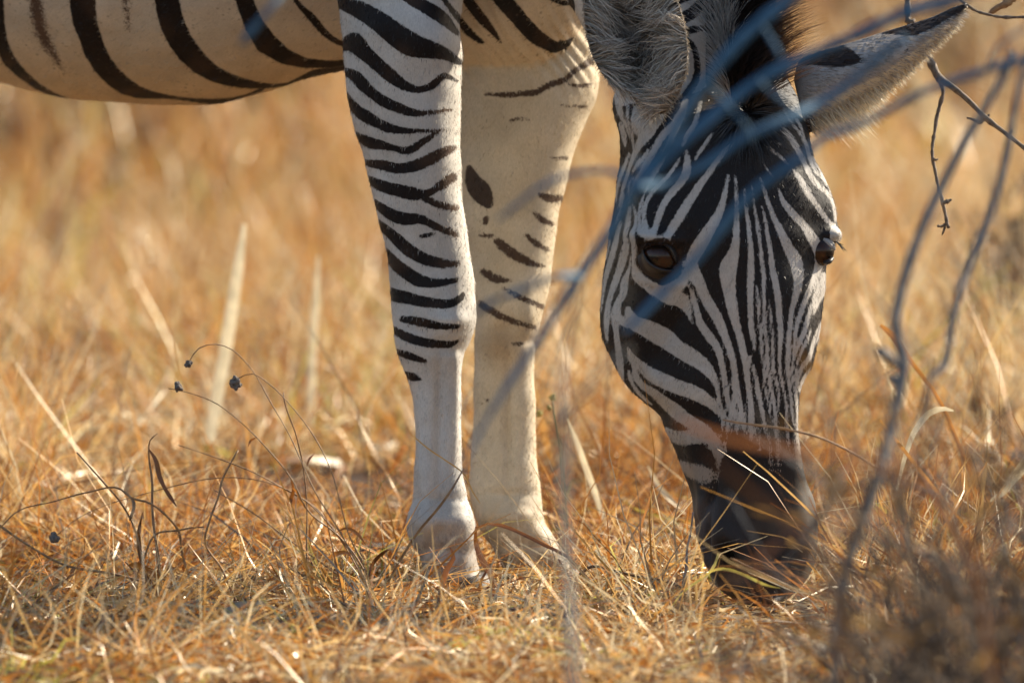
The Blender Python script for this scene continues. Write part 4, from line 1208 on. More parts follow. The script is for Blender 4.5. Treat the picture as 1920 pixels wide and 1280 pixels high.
def blades(nclump, per, y0, y1, half, hmin, hmax, lean, wmin, wmax, tone, curl, segs, spread, matted=0.0, gap=0.0, green=.03, xoff=None):
    """clumps of ribbon blades spread over the ground between y0 and y1"""
    global goff
    cy = rng.uniform(y0, y1, nclump)
    hw = half * cy / 12.0 + .12
    cx = rng.uniform(-1, 1, nclump) * hw if xoff is None else xoff(nclump, hw)
    if gap:
        k = patch(cx, cy, 3.1) + rng.normal(size=nclump) * .12 > gap
        cx, cy = cx[k], cy[k]
    nc = len(cx)
    ctone = rng.normal(0, .16, nc) + (patch(cx + 3, cy, 1.9) - .5) * .5
    chgt = rng.uniform(.6, 1.25, nc) * (.7 + .6 * patch(cx, cy + 5, 4.0))
    caz = rng.uniform(0, 6.283, nc)
    cgr = rng.random(nc) < green
    for h0 in hoofs:
        chgt *= np.where((np.abs(cx - h0[0]) < .075) & (cy < h0[1]) & (cy > h0[1] - .7), .62, 1)
        chgt *= np.clip((np.hypot(cx - h0[0], cy - h0[1]) - .03) / .08, .25, 1)
    chgt *= np.where(np.hypot(cx - muz[0], (cy - muz[1]) * .7) < .13, .5, 1)
    chgt *= np.where((np.abs(cx - muz[0]) < .10) & (cy < muz[1] + .05) & (cy > muz[1] - .7), .24, 1)
    cid = np.repeat(np.arange(nc), per); n = len(cid)
    a = rng.uniform(0, 6.283, n); r = spread * np.sqrt(rng.random(n))
    root = np.stack([cx[cid] + r * np.cos(a), cy[cid] + r * np.sin(a), np.zeros(n)], -1)
    la = caz[cid] + rng.normal(size=n) * 1.3
    ll = lean * rng.random(n) ** .7
    if matted:
        flat = rng.random(n) < matted
        ll = np.where(flat, rng.uniform(2.0, 7.0, n), ll)
    d = norm(np.stack([np.cos(la) * ll, np.sin(la) * ll, np.ones(n)], -1))
    L = rng.uniform(hmin, hmax, n) * chgt[cid]
    bd = np.stack([np.cos(la), np.sin(la), -rng.uniform(.3, 1.3, n)], -1) * (rng.random(n) ** 1.5 * min(lean, 1.6))[:, None] * .7
    v, q, t_, sid = ribbons(root, d, L, rng.uniform(wmin, wmax, n), bd, segs, .15, curl=curl)
    kink = rng.random(n) < .3
    kd_ = rng.normal(size=(n, 3)) * .4
    v += (kink[sid] * np.clip(t_ - .5, 0, 1) * L[sid])[:, None] * kd_[sid]
    if matted:
        v[:, 2] += (rng.random(n) * .03)[sid] * (ll[sid] > 2)
    v[:, 2] = np.maximum(v[:, 2], .002 + .004 * (sid % 5))
    tn = np.clip(rng.normal(tone[0], tone[1], n) + ctone[cid], 0, .9)
    GV.append(v); GQ.append(q + goff); GT.append(np.clip(tn[sid] + (t_ - .5) * .12, 0, 1)); mi = np.where(cgr[cid], 1, np.where(rng.random(n) < (.16 if y0 < 13 else .08), 2, 0)); GM.append(np.repeat(mi, segs)); goff += len(v)


# matted short grass round the hooves
blades(1250, 30, 11.0, 13.2, .78, .03, .13, 1.8, .0016, .0046, (.56, .30), .30, 4, .06, matted=.5, gap=.22)
blades(520, 12, 11.0, 13.2, .78, .07, .20, 1.0, .0013, .0036, (.60, .26), .14, 4, .06, gap=.2)
blades(170, 36, 10.3, 11.0, .85, .03, .12, 1.5, .0016, .0042, (.48, .28), .25, 4, .07, matted=.4)
# broad leaf litter
blades(1500, 9, 10.8, 13.4, .8, .02, .07, 2.2, .004, .010, (.55, .34), .55, 4, .08, matted=.5, gap=.2)
blades(2000, 8, 13.4, 20.0, .82, .05, .13, 1.6, .005, .011, (.70, .30), .45, 3, .09, matted=.3, gap=.3)
blades(1500, 7, 20.0, 32.0, .85, .08, .2, 1.2, .014, .03, (.60, .32), .4, 3, .12, matted=.2, gap=.36)
# behind the zebra
blades(1800, 26, 13.2, 19.0, .82, .06, .24, 1.2, .002, .0062, (.60, .30), .22, 3, .07, matted=.3, gap=.36)
blades(800, 10, 12.9, 19.0, .82, .16, .36, .7, .0014, .0036, (.66, .24), .12, 4, .06, gap=.3, green=.08)
blades(2200, 20, 19.0, 31.0, .85, .10, .34, 1.0, .004, .010, (.44, .30), .2, 3, .09, gap=.44, green=.06)
blades(900, 9, 19.0, 31.0, .85, .22, .5, .6, .003, .009, (.55, .28), .10, 3, .07, gap=.40, green=.1)
blades(1400, 16, 31.0, 60.0, .9, .15, .5, .9, .008, .018, (.36, .28), .15, 2, .15, gap=.44)
# thin grass beyond both sides of the view
def sides(n, hw): return rng.choice([-1.0, 1.0], n) * (hw + rng.random(n) ** 1.4 * 2.4)
blades(1500, 16, 10.5, 28.0, .8, .06, .3, 1.1, .003, .008, (.54, .2), .15, 2, .12, xoff=sides)
gme = fast_mesh('grass', np.concatenate(GV), np.concatenate(GQ))
gme.materials.append(M_GRASS); gme.materials.append(M_GREEN); gme.materials.append(M_LITTER)
gme.polygons.foreach_set('material_index', np.concatenate(GM).astype(np.int32))
attr(gme, 'tone', 'FLOAT', np.concatenate(GT))
grass = bpy.data.objects.new('grass', gme); COL.objects.link(grass)
tag(grass, 'dry golden grass covering the whole ground', 'grass', kind='stuff')


# ------------------------------------------------------------------ single plants and branches
def wave(n, amp, seed):
    g = np.random.default_rng(seed)
    a, b, p_, q_ = g.uniform(.6, 1.6), g.uniform(2, 4), g.uniform(0, 6), g.uniform(0, 6)
    t = np.linspace(0, 3, n)
    return amp * (np.sin(a * t + p_) + .4 * np.sin(b * t + q_)) / 1.4


def stem_shape(txt, w, amp=.02, seed=0, n=8, jitter=.08, w1=None):
    """tube along a traced line; the trace's third number is its width in photo pixels"""
    t = np.array(trace(txt))
    ww = np.linspace(w, w if w1 is None else w1, len(t)) + wave(len(t), amp, seed)
    return tube(P(t[:, 0], t[:, 1], ww), t[:, 2] * (.95 if w < -1 else 1) / 2 / F_PX * (D0 + ww), n, jitter, seed)


def blade_shape(txt, w, amp=.01, seed=0, fold=.35, w1=None, twist=1.2):
    """flat leaf blade with a keel, along a traced line"""
    t = np.array(trace(txt))
    s = np.r_[0, np.cumsum(np.hypot(np.diff(t[:, 0]), np.diff(t[:, 1])))]
    xx = np.linspace(0, s[-1], 14)
    ww = np.linspace(w, w if w1 is None else w1, len(t)) + wave(len(t), amp, seed)
    tt_ = catmull(s, np.c_[t, ww], xx)
    p = P(tt_[:, 0], tt_[:, 1], tt_[:, 3])
    tg = norm(np.gradient(p, axis=0)); sd_ = norm(np.cross(tg, -_f + 0 * tg))
    tw_ = np.linspace(0, np.random.default_rng(seed).uniform(-twist, twist), 14)[:, None]
    sd_ = norm(sd_ * np.cos(tw_) + np.cross(tg, sd_) * np.sin(tw_))
    nn = np.cross(tg, sd_)
    hwid = np.maximum(tt_[:, 2:3], .4) / 2 / F_PX * D0
    v = np.stack([p - sd_ * hwid, p + nn * hwid * fold, p + sd_ * hwid], 1).reshape(-1, 3)
    f = [(i * 3 + j, i * 3 + j + 1, i * 3 + j + 4, i * 3 + j + 3) for i in range(13) for j in range(2)]
    return v, f


def blade_obj(name, shape, mat, parent=None, tone=.6):
    o = mesh_obj(name, shape[0], shape[1], mat, parent)
    attr(o.data, 'tone', 'FLOAT', np.full(len(shape[0]), tone))
    return o


def lump(c, r, seed, stretch=(1, 1, 1)):
    """rough seed head made of small bracts"""
    g = np.random.default_rng(seed)
    b = Bag()
    for k in range(26):
        d = g.normal(size=3); d /= np.linalg.norm(d)
        o = c + d * r * .25 * np.array(stretch)
        h = r * g.uniform(.35, .85)
        v, f = tube([o, o + d * h * .6, o + d * h], [r * .42, r * .36, r * .12], 6, .15, seed + k, 1)
        b.add((v, f))
    return b


def plant(name, label, cat, base_px, w, group=None):
    e = empty(name, ground_at(base_px, w))
    tag(e, label, cat, group)
    return e


SEED = 100
# --- tall weed with nodding seed heads, rooted left of the hooves
W0 = ground_w(1178)
weed = plant('seeding_weed', 'thin brown weed with arching stems and small dark seed heads left of the hooves', 'weed', 712, W0)
wg = 'M 1430 1085 9;'
for k, (txt, head_at) in enumerate((
        ('M 1430 1085 9; 1400 940 8; 1330 800 7; 1260 720 7; 1160 640 6; 1090 510 5; 1000 400 5; 900 300 4; 810 232 4; 700 190 4; 632 176 4', (668, 170, .0062)),
        ('M 1425 1085 8; 1360 880 7; 1290 740 6; 1180 560 5; 1080 340 4; 1010 220 4; 940 100 4; 860 25 4; 800 10 4; 740 30 4; 708 78 4', (708, 86, .005)),
        ('M 1432 1085 8; 1380 880 6; 1300 700 5; 1280 620 5; 1240 480 4; 1180 360 4; 1090 240 4; 1010 160 4; 940 120 4; 890 140 4', (884, 156, .0085)),
        ('M 1428 1085 8; 1350 850 6; 1260 715 6; 1180 620 5; 1080 560 5; 950 490 5; 780 425 4; 668 388 3', None),
        ('M 1427 1085 8; 1330 830 6; 1230 680 5; 1150 600 5; 1040 540 4; 920 512 4; 780 515 4; 640 545 4; 520 577 3; 380 620 3; 280 670 3; 215 725 3', (205, 738, .008)))):
    st = Bag().add(stem_shape(txt, W0, .03, SEED + k)).build('stem', M_STEM, weed)
    if head_at:
        hp_ = np.array(trace('M %f %f 1' % head_at[:2])[0])
        ww = W0 + wave(len(trace(txt)), .03, SEED + k)[-1]
        hd = lump(P(hp_[0], hp_[1], np.array(ww)), head_at[2], SEED + 50 + k).build('seed_head', M_SEED, st)
        hd.matrix_parent_inverse = st.matrix_world.inverted() if False else Matrix.Identity(4)
        hd.matrix_parent_inverse = Matrix.Identity(4)

for k, txt in enumerate(('M 1160 640 3; 1130 600 12; 1110 560 14; 1090 545 3', 'M 1330 800 3; 1290 790 14; 1250 800 16; 1215 830 4', 'M 1090 510 3; 1100 560 12; 1090 600 14; 1095 625 3', 'M 1380 890 3; 1400 830 14; 1440 790 14; 1460 780 3', 'M 1260 715 3; 1300 700 10; 1340 720 12; 1370 760 3', 'M 1180 420 2; 1160 440 8; 1150 470 3', 'M 960 360 2; 940 372 9; 930 395 3')):
    blade_obj('leaf', blade_shape(txt, W0 - .01, .01, 150 + k), M_GRASS, weed, .22)
# --- dark stone by the near fetlock
def stone(px, w, r, seed, label):
    g = np.random.default_rng(seed); v, f = sphere(1.0, 20, 12); v = np.array(v)
    k = g.normal(size=(6, 3)) * 2.2; ph_ = g.uniform(0, 6, 6)
    v = v * (1 + .10 * np.sin(v @ k.T + ph_).sum(1) * .5)[:, None] * np.array([r * 1.3, r, r * .8])
    b0 = ground_at(px, w); v = v + b0 + np.array([0, 0, r * .45])
    return tag(mesh_obj('stone', v, f, M_STONE), label, 'stone')
M_STONE = bark_mat('dark_stone', (.03, .026, .024), (.09, .075, .065), 60)
stone(728, .34, .034, 77, 'dark stone half buried in grass behind the near fetlock')
# --- single stalks that can be told apart
single = [
    ('fallen_twig', 'long curved brown twig lying low across the grass at far left', 'twig', [('M -40 660 9; 0 690 9; 100 760 9; 250 840 9; 420 870 10; 560 905 10; 700 940 11; 850 985 11; 1010 1025 10; 1060 1040 6', .0)], ground_w(1160), M_STEM),
    ('forked_twig', 'bent forked brown twig standing left of the straight snapped twig', 'twig', [('M 0 700 4; 60 640 5; 200 600 5; 330 565 6; 450 552 7; 490 585 8; 560 605 8; 640 670 8; 670 710 9; 680 780 9; 715 910 9; 730 1060 9', .0), ('M 765 695 5; 720 698 6; 670 708 8; 580 725 7; 540 810 8; 490 940 8; 455 1060 8', .01)], ground_w(1170), M_STEM),
    ('slanting_stalk', 'slanting brown stalk leaning left of the dry leaf stalk', 'stalk', [('M 288 416 6; 390 530 7; 450 600 7; 500 690 8; 530 800 8; 560 960 8; 575 1060 8', .0), ('M 470 560 4; 500 600 12; 490 660 14; 486 670 3', .0)], ground_w(1170), M_STEM),
    ('snapped_twig', 'straight snapped brown twig with one sharp kink and no leaves', 'twig', [('M 893 408 7; 860 465 8; 830 530 9; 825 560 8; 790 660 8; 768 750 9; 830 850 9; 880 960 9; 930 1060 9', .0), ('M 870 890 5; 930 918 6; 965 922 3', .0)], ground_w(1170), M_STEM),
    ('thin_upright_stalk', 'thin upright brown stalk rising through the arching weed stems', 'stalk', [('M 1062 190 4; 1065 215 6; 1110 350 5; 1135 460 7; 1150 600 6; 1150 800 7; 1160 960 7; 1165 1060 7', .0)], ground_w(1170), M_STEM),
    ('crossing_stalk', 'thin dark stalk crossing low behind the arching weed', 'stalk', [('M 805 558 4; 960 650 5; 1080 740 5; 1150 790 5; 1300 900 5; 1420 1000 5', .0)], ground_w(1145), M_STEM),
    ('dark_stalk', 'dark upright stalk beside the corner of the zebra mouth', 'stalk', [('U 168 340 14; 150 500 18; 120 640 20; 115 780 24; 90 920 26; 60 1080 24; 30 1240 20', .0)], -.34, M_BARK),
    ('lying_straw_stalk', 'pale brown straw stalk slanting across the zebra chin', 'stalk', [('U 468 706 16; 640 790 16; 820 875 16; 980 950 16; 1100 1000 14; 1200 1036 8', .0)], -.42, M_STEM),
    ('orange_stalk', 'thin orange brown stalk crossing the zebra nose sideways', 'stalk', [('F 150 455 14; 230 470 18; 400 495 20; 560 515 20; 700 540 20; 900 590 20; 1050 650 20; 1160 705 18; 1280 775 16; 1500 960 16; 1600 1300 16', .0)], -.5, M_STEM),
    ('black_twig', 'thin black bent twig lying between the hooves and the muzzle', 'twig', [('X 1085 1078 5; 1108 1062 6; 1160 1072 6; 1215 1084 6; 1265 1094 6; 1300 1120 5; 1350 1145 4', .0)], ground_w(1150) , M_DARKTWIG),
]
for k, (nm_, lb_, ct_, lines, w_, mt_) in enumerate(single):
    t0 = trace(lines[0][0])[-1]
    e = plant(nm_, lb_, ct_, t0[0], w_)
    for j, (txt, dw_) in enumerate(lines):
        Bag().add(stem_shape(txt, w_ + dw_, .018, SEED + 200 + 7 * k + j)).build('stem' if j == 0 else 'side_twig', mt_, e)

# stalk with one hanging dry leaf
w_ = ground_w(1165)
e = plant('dry_leaf_stalk', 'upright straw stalk with one long curled leaf hanging from its top', 'stalk', 305, w_)
Bag().add(stem_shape('M 590 345 3; 562 372 5; 558 420 7; 570 520 9; 572 640 10; 580 720 11; 592 800 12; 605 960 13; 612 1060 13', w_, .015, 401)).build('stem', M_STEM, e)
blade_obj('leaf', blade_shape('M 558 404 4; 580 436 14; 600 510 18; 618 550 14; 640 585 16; 662 618 3', w_ - .01, .005, 402), M_GRASS, e, .25)
blade_obj('leaf', blade_shape('M 600 960 6; 540 850 16; 520 720 18; 535 640 3', w_ - .01, .01, 403), M_GRASS, e, .22)
blade_obj('leaf', blade_shape('M 604 930 6; 590 880 18; 540 850 24; 500 835 20; 480 840 3', w_ - .015, .01, 404), M_GRASS, e, .25)

# broad blades
leafy = [
    ('grass_blade', 'yellow green grass blade arching over the zebra chin', 'grass blade', 'U 270 840 10; 330 805 18; 400 793 22; 460 800 24; 520 818 24; 640 872 24; 730 915 22; 790 935 16; 866 946 6', -.44, M_GREEN, .5),
    ('grass_blade', 'short upright yellow blade left of the zebra chin', 'grass blade', 'U 372 668 14; 350 740 20; 320 800 22; 240 870 20; 150 930 18; 60 1010 16; -20 1120 14', -.43, M_GREEN, .8),
    ('grass_blade', 'pale vertical straw blade below the zebra mouth corner', 'grass blade', 'U 184 780 8; 190 880 18; 194 1000 24; 196 1120 26; 198 1300 26', -.40, M_GRASS, .9),
    ('grass_blade', 'tall pale straw blade standing alone in the blurred grass under the belly', 'grass blade', 'X 458 420 8; 447 500 22; 436 570 26; 422 660 27; 406 750 26; 392 830 22', 1.6, M_GRASS, 1.0),
    ('grass_blade', 'faint tall straw blade between the lone tall blade and the near foreleg', 'grass blade', 'X 597 480 5; 592 560 16; 587 640 18; 583 740 18; 580 800 16', 2.0, M_GRASS, .95),
    ('grass_blade', 'dark folded blade in front of the far hoof', 'grass blade', 'H 462 890 6; 460 940 14; 480 1000 22; 510 1050 22; 520 1110 16; 516 1180 12', -.2, M_GRASS, .2),
    ('grass_blade', 'long dark blade arching from the near fetlock over the far hoof', 'grass blade', 'H 440 925 4; 480 885 8; 540 884 12; 620 915 12; 700 955 12; 770 990 11; 830 1050 9; 885 1112 4', -.22, M_GRASS, .15),
    ('grass_blade', 'straight brown stalk leaning across the near pastern', 'grass blade', 'H 420 690 4; 380 760 8; 330 830 9; 270 900 9; 210 990 10; 160 1080 10', -.3, M_STEM, .3),
    ('grass_blade', 'thin bent straw crossing the near shin', 'grass blade', 'H 235 570 3; 300 625 5; 360 665 5; 420 710 6; 450 770 6; 476 810 3', -.3, M_GRASS, .6),
    ('grass_blade', 'orange curled blade in front of the near hoof', 'grass blade', 'H 350 1230 16; 340 1130 18; 360 1040 18; 385 990 14; 372 960 4', -.28, M_GRASS, .3),
    ('grass_blade', 'pale curved straw loop right of the zebra nose', 'grass blade', 'S 530 600 8; 560 480 16; 600 380 20; 650 325 22; 690 312 18; 730 320 6', -.1, M_GRASS, .95),
    ('grass_blade', 'long straight straw leaning left beside the zebra nose', 'grass blade', 'S 470 352 6; 540 440 12; 620 540 14; 700 640 14; 760 710 14; 830 820 12', -.15, M_GRASS, .7),
    ('grass_blade', 'tall leaning straw with an orange top right of the zebra nose', 'grass blade', 'S 472 18 10; 510 45 26; 560 120 18; 630 210 14; 690 300 14; 740 420 14; 790 540 14; 830 700 14', .2, M_GRASS, .6),
    ('grass_blade', 'upright straw blade with a feathered base right of the long straight straw', 'grass blade', 'S 850 430 4; 840 540 14; 828 640 18; 822 740 20; 815 870 10', -.2, M_GRASS, .65),
    ('grass_blade', 'bright sunlit bent blade at the edge of the dark shrub', 'grass blade', 'S 860 640 8; 900 610 26; 940 560 34; 990 500 40; 1040 420 20', .1, M_GRASS, 1.0),
    ('grass_blade', 'pale straw blade sloping left between the legs and the jaw', 'grass blade', 'Y 5 500 6; 40 580 20; 80 690 26; 120 800 26; 150 890 20; 185 975 8', .5, M_GRASS, .95),
    ('grass_blade', 'pale straw blade sloping right beneath the zebra jaw', 'grass blade', 'Y 330 690 6; 380 780 24; 430 830 24; 480 880 10', .6, M_GRASS, .95),
    ('grass_blade', 'blurred pale straw blade close in front at the bottom edge', 'grass blade', 'M 910 1035 10; 870 1070 34; 850 1140 44; 840 1220 44; 835 1330 40', -.7, M_GRASS, 1.0),
    ('grass_blade', 'blurred pale leaf tip pointing up right at the bottom edge', 'grass blade', 'M 1420 1060 10; 1380 1110 60; 1320 1150 50; 1250 1200 30', -.65, M_GRASS, 1.0),
]
for k, (nm_, lb_, ct_, txt, w_, mt_, tn_) in enumerate(leafy):
    o = blade_obj(nm_, blade_shape(txt, w_, .012, 500 + k, twist=.3 if 'tall' in lb_ else 1.2), mt_, None, tn_)
    tag(o, lb_, ct_, 'single grass blades among the dry grass')

# --- leafless branches hanging in front of the zebra's face
def branch(name, label, cat, lines, mat, seed, amp=.05, group=None):
    t0 = trace(lines[0][0])
    b0 = P(np.array(t0[0][0]), np.array(t0[0][1]), np.array(lines[0][1]))
    e = empty(name, b0); tag(e, label, cat, group)
    for j, ln_ in enumerate(lines):
        txt, w_ = ln_[:2]
        w1 = ln_[2] if len(ln_) > 2 else None
        Bag().add(stem_shape(txt, w_, amp if len(trace(txt)) > 4 else amp * .3, seed + j, 10, .07 if w_ < -1 else .15, w1)).build('limb' if j == 0 else 'twig', mat, e)
    return e


branch('hanging_branch', 'skylight tinted bare branch crossing from the zebra mane down past its cheek', 'branch', [
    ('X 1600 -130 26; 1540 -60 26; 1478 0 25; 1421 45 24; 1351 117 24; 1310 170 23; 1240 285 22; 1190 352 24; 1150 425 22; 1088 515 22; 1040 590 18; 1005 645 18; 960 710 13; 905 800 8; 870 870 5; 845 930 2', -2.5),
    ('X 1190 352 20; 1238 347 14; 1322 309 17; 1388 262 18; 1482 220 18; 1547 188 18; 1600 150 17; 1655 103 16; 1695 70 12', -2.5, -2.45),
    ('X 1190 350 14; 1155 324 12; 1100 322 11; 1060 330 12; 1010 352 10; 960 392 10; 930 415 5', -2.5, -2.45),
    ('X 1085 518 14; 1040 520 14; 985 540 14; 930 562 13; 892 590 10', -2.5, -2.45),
    ('X 1330 160 7; 1362 196 8; 1400 238 7; 1412 262 4', -2.5), ('X 1250 355 12; 1216 330 12; 1196 300 6', -2.5), ('X 1430 50 8; 1452 84 9; 1465 110 6', -2.5)], M_SKYTINT_BARK, 700)
branch('hanging_branch', 'skylight tinted bare branch running from the far ear tip across the forehead', 'branch', [
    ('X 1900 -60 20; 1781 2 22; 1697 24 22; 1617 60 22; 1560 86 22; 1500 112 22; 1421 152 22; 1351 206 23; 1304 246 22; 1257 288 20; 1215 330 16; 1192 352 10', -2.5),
    ('X 1421 150 8; 1452 178 10; 1480 196 6', -2.5)], M_SKYTINT_BARK, 730)
branch('hanging_branch', 'long dark skylight tinted branch sweeping under the far ear and across the near eye', 'branch', [
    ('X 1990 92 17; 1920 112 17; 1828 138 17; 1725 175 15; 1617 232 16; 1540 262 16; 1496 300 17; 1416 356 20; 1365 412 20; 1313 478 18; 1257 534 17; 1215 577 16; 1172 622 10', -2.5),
    ('X 1850 130 10; 1872 88 9; 1905 62 7; 1940 40 5', -2.5)], M_SKYTINT_BARK, 740)
branch('bare_twig', 'small skylight tinted twig end in front of the zebra belly', 'twig', [('X 600 -90 10; 540 -25 10; 505 18 11; 485 42 14; 464 68 18; 455 82 12', -2.5)], M_SKYTINT_BARK, 760)
branch('knobbly_branch', 'sharp grey thorny branch with a dangling knobbly twig behind the far ear', 'branch', [
    ('X 1702 -60 14; 1702 0 13; 1704 42 12; 1722 75 11; 1739 103 12; 1750 128 14; 1762 148 17; 1785 163 12; 1815 188 10; 1847 220 11; 1885 250 9; 1920 277 8; 1990 330 8', .02, -.05),
    ('Q 565 330 20; 572 370 18; 560 420 16; 545 480 18; 540 520 14; 530 580 13; 530 630 16; 540 680 13; 552 740 14; 568 800 16; 580 850 13; 588 890 15; 594 910 10', .01, -.03),
    ('Q 570 812 14; 590 806 18; 606 798 8', -.03), ('Q 586 895 12; 568 905 14; 550 904 8', -.03), ('Q 580 905 10; 574 925 9; 568 940 5', -.03), ('Q 735 470 18; 720 490 16; 690 478 10; 668 472 6', .0), ('Q 740 478 20; 752 466 16; 756 458 6', .0), ('Q 532 636 12; 545 640 12; 552 636 5', -.01), ('Q 840 535 12; 846 525 10; 845 520 4', .0),
    ('Q 430 80 30; 445 90 24; 458 78 10', .01)], M_TWIGBARK, 780, .01)
branch('thin_twig', 'thin curved grey twig at the tip of the far ear', 'twig', [('Q 640 0 10; 660 14 12; 700 42 13; 750 58 13; 800 68 13; 860 70 13; 900 69 13; 1000 60 12', .0)], M_TWIGBARK, 800, .01)
branch('thin_twig', 'short brown knobbly twig above the curved grey twig', 'twig', [('Q 900 -40 24; 850 0 26; 815 20 32; 790 32 26; 765 48 20; 755 56 8', .05)], M_STEM, 805, .005)
branch('bare_sapling', 'tall blurred grey stem right of the zebra face, leaning left at its foot', 'sapling', [
    ('Q 850 200 34; 830 270 34; 740 430 36; 640 600 40; 540 800 46; 470 960 46; 400 1180 44; S 525 20 46; 556 150 44; 540 250 42; 500 420 40; 480 500 42; 400 740 40; 330 980 36; 300 1350 36', -2.0, -2.2),
    ('S 545 230 30; 520 210 44; 500 190 24', -2.0), ('S 470 110 40; 500 130 44; 540 170 20', -2.0)], M_BARK, 820)
branch('bare_sapling', 'thinner blurred grey stem farthest right of the zebra face', 'sapling', [
    ('Q 960 60 20; 900 250 24; 860 430 28; 830 600 34; 780 800 36; 720 960 38; 670 1080 34; 640 1160 36; 610 1280 34; S 690 170 30; 655 200 20; 620 330 18; 590 420 10', -1.8, -2.0)], M_BARK, 840)
branch('bare_sapling', 'pale blurred forked stem standing between the far foreleg and the muzzle', 'sapling', [
    ('X 1090 1800 20; 1082 1420 20; 1076 1280 20; 1070 1160 19; 1062 1050 18; 1056 930 18; 1052 820 17; 1062 776 14; 1090 740 11; 1140 686 9; 1180 655 6', -3.0, -3.1),
    ('X 1052 830 13; 1050 740 11; 1064 640 10; 1082 560 9; 1096 505 7', -3.0), ('X 1054 900 10; 1070 850 8; 1075 800 4', -3.0)], M_PALEBARK, 860)

# --- dark shrub out of focus at the lower right
def shrub(name, label, base_px, w, n, height, spread, seed, mat, leafcol, nleaf):
    g = np.random.default_rng(seed)
    b0 = ground_at(base_px, w)
    e = empty(name, b0); tag(e, label, 'shrub', 'dark shrubs in the foreground')
    tips = []
    for k in range(n):
        az = g.uniform(0, 6.283); ln = height * g.uniform(.55, 1.1); le = spread * g.uniform(.1, 1)
        d = np.array([math.cos(az) * le, math.sin(az) * le * .8, 1.0]); d /= np.linalg.norm(d)
        p0 = b0 + np.array([g.normal() * .03, g.normal() * .03, 0])
        pts = [p0]; r_ = [.0035]
        for j in range(1, 6):
            pts.append(pts[-1] + (d + g.normal(size=3) * .22) * ln / 5); r_.append(.0035 * (1 - j / 6.5))
        bag = Bag().add(tube(pts, r_, 6, .08, seed + k, 2))
        tips += pts[2:]
        for j in (2, 3, 4):
            for _ in range(2):
                q0 = pts[j]; dd = d + g.normal(size=3) * .9; dd /= np.linalg.norm(dd)
                q1 = q0 + dd * ln * g.uniform(.12, .3); q2 = q1 + (dd + g.normal(size=3) * .4) * ln * .12
                bag.add(tube([q0, q1, q2], [.0018, .0014, .0006], 5, .05, seed + k, 1)); tips += [q1, q2]
        bag.build('stem', mat, e)
    tips = np.array(tips)
    if nleaf:
        k = g.integers(0, len(tips), nleaf)
        d = norm(g.normal(size=(nleaf, 3)) + np.array([0, 0, -.2]))
        v, q, t_, sid = ribbons(tips[k] + g.normal(size=(nleaf, 3)) * .012, d, g.uniform(.015, .045, nleaf), g.uniform(.004, .010, nleaf), g.normal(size=(nleaf, 3)) * .3, 3, .2)
        me = fast_mesh('leaves', v, q); me.materials.append(leafcol)
        attr(me, 'tone', 'FLOAT', np.clip(g.normal(.4, .25, nleaf), 0, 1)[sid])
        o = bpy.data.objects.new('leaves', me); COL.objects.link(o); o.parent = e; o.matrix_parent_inverse = Matrix.Translation(-e.location); o['kind'] = 'stuff'
    return e


M_BROWN = grass_mat('brown_leaves', [(0.0, (0.05, 0.03, 0.018)), (0.5, (0.22, 0.12, 0.042)), (1.0, (0.5, 0.3, 0.1))], 0.3, 0.02)
shrub('dead_shrub', 'dark leafless twiggy shrub at the lower right corner', 1930, -2.6, 24, .42, .8, 901, M_DARKTWIG, M_BROWN, 120)
shrub('dead_shrub', 'dark twiggy shrub with brown leaves below the zebra muzzle', 1740, -2.8, 20, .385, .85, 902, M_DARKTWIG, M_BROWN, 110)
shrub('dead_shrub', 'low dark shrub between the muzzle and the corner shrub, close in front', 1560, -3.0, 12, .28, .85, 903, M_DARKTWIG, M_BROWN, 70)
shrub('dead_shrub', 'tall grey twiggy shrub rising beyond the lower right corner', 2050, -2.2, 20, .43, .75, 904, M_BARK, M_BROWN, 90)
shrub('dead_shrub', 'small brown leafy shrub between the zebra nose and the tall grey sapling', 1750, -1.7, 14, .27, .8, 905, M_DARKTWIG, M_BROWN, 60)

# --- dry tussocks standing among those shrubs
def tussock(base_px, w, n, hgt, seed, label, tone):
    g = np.random.default_rng(seed)
    b0 = ground_at(base_px, w)
    e = empty('tussock', b0); tag(e, label, 'tussock', 'dry tussocks in front of the muzzle')
    az = g.uniform(0, 6.283, n); le = g.uniform(.1, 1.1, n)
    d = norm(np.stack([np.cos(az) * le, np.sin(az) * le, np.ones(n)], -1))
    v, q, t_, sid = ribbons(b0 + g.normal(size=(n, 3)) * np.array([.05, .05, 0]), d, hgt * g.uniform(.5, 1.15, n), g.uniform(.0015, .0045, n), np.stack([np.cos(az), np.sin(az), -g.uniform(.5, 1.4, n)], -1) * (.5 * g.random(n))[:, None], 6, .2, curl=.12)
    me = fast_mesh('foliage', v, q); me.materials.append(M_GRASS)
    attr(me, 'tone', 'FLOAT', np.clip(g.normal(tone, .25, n), 0, 1)[sid])
    o = bpy.data.objects.new('foliage', me); COL.objects.link(o); o.parent = e; o.matrix_parent_inverse = Matrix.Translation(-e.location); o['kind'] = 'stuff'


tussock(1650, -.75, 110, .17, 1501, 'low golden tussock right of the zebra chin', .5)
tussock(1790, -.45, 170, .25, 1502, 'golden tussock of dry grass beside the foot of the tall grey sapling', .55)
tussock(1900, -.9, 170, .29, 1503, 'tall tangled golden tussock in front of the low dark bush', .5)
tussock(1760, -1.5, 120, .24, 1504, 'rust brown tussock among the dark twiggy shrubs', .3)

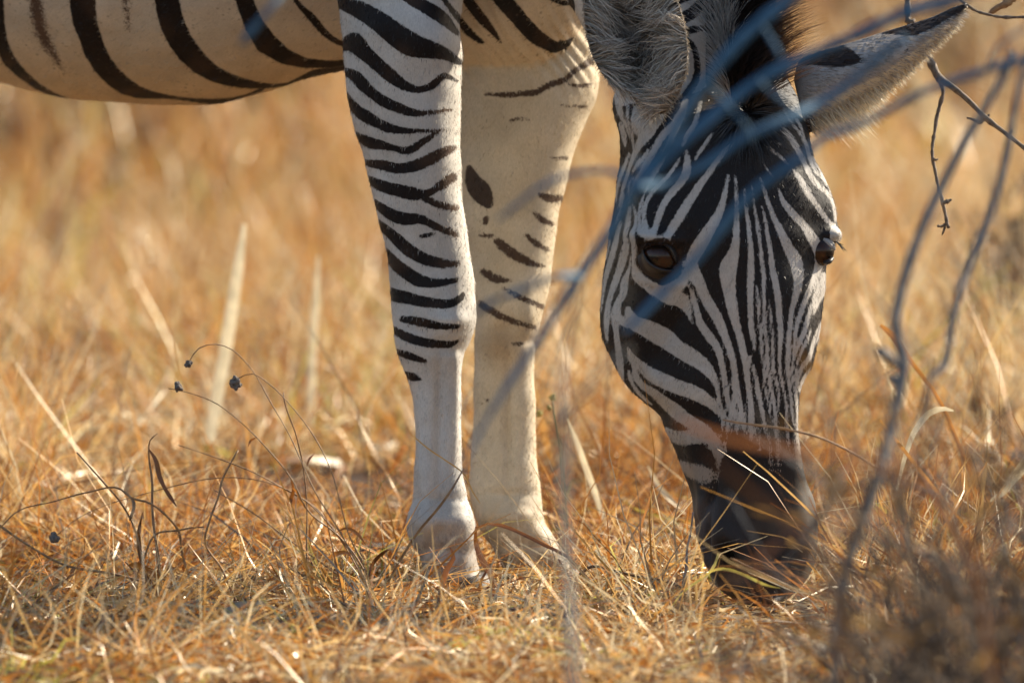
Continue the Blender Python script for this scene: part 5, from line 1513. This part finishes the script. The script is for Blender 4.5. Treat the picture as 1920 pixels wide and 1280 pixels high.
# --- twiggy bushes in the grass far behind
for k, (bx, by, hh, nn_, lb_) in enumerate((
        (30, 420, .36, 16, 'dark twiggy bush in the grass under the rear of the zebra belly'), (205, 400, .42, 18, 'dark twiggy bush in the grass under the middle of the zebra belly'),
        (560, 330, .4, 14, 'twiggy bush in the grass close behind the near foreleg'), (1548, 120, .8, 16, 'tall dark bush rising behind the far ear'),
        (1660, 250, .5, 14, 'twiggy bush in the grass below the far ear'), (1800, 330, .5, 14, 'twiggy bush behind the dangling knobbly twig'),
        (1890, 700, .28, 18, 'low dark bush beyond the thinner grey sapling'), (1080, 330, .35, 10, 'small bush seen between the far foreleg and the zebra cheek'))):
    e = shrub('bush', lb_, bx, ground_w(by), nn_, hh, .6, 1000 + 40 * k, M_DARKTWIG, M_LITTER, 260)
    e['category'] = 'bush'; e['group'] = 'bushes in the grass behind the zebra'

# blurred dry blades lying across the muzzle, close to the viewer
for k, (txt, w_, tn_, lb_) in enumerate((
        ('X 1270 790 5; 1340 815 10; 1420 836 9; 1500 846 9; 1600 862 8; 1720 905 7; 1800 990 6; 1850 1200 6; 1870 1700 5', -3.2, .12, 'wide blurred brown blade lying across the zebra nose'),
        ('X 1320 846 4; 1370 890 8; 1430 940 9; 1480 985 9; 1540 1060 8; 1580 1250 8; 1600 1750 8', -3.3, .05, 'wide blurred dark blade slanting down across the zebra nose'),
        ('X 1340 1116 6; 1410 1060 8; 1450 1025 8; 1500 990 6; 1560 940 3', -3.0, .15, 'blurred orange blade slanting up across the zebra nostrils'))):
    o = blade_obj('grass_blade', blade_shape(txt, w_, .02, 950 + k), M_GRASS, None, tn_)
    tag(o, lb_, 'grass blade', 'blurred blades in front of the muzzle')

# small yellow flower sprig between the legs and the jaw
e = plant('flower_sprig', 'small sprig with yellow green florets between the far foreleg and the jaw', 'flower', 1050, .5)
Bag().add(stem_shape('X 1036 748 3; 1040 780 4; 1050 830 4; 1056 900 4; 1062 990 4', .5, .01, 970)).build('stem', M_GREEN, e)
for k, (fx, fy, rr_) in enumerate(((1037, 745, .0055), (1012, 775, .005), (1030, 764, .004))):
    b = lump(P(np.array(fx), np.array(fy), np.array(.5)), rr_, 975 + k).build('floret', M_GREEN, e)
    attr(b.data, 'tone', 'FLOAT', np.full(len(b.data.vertices), .9))
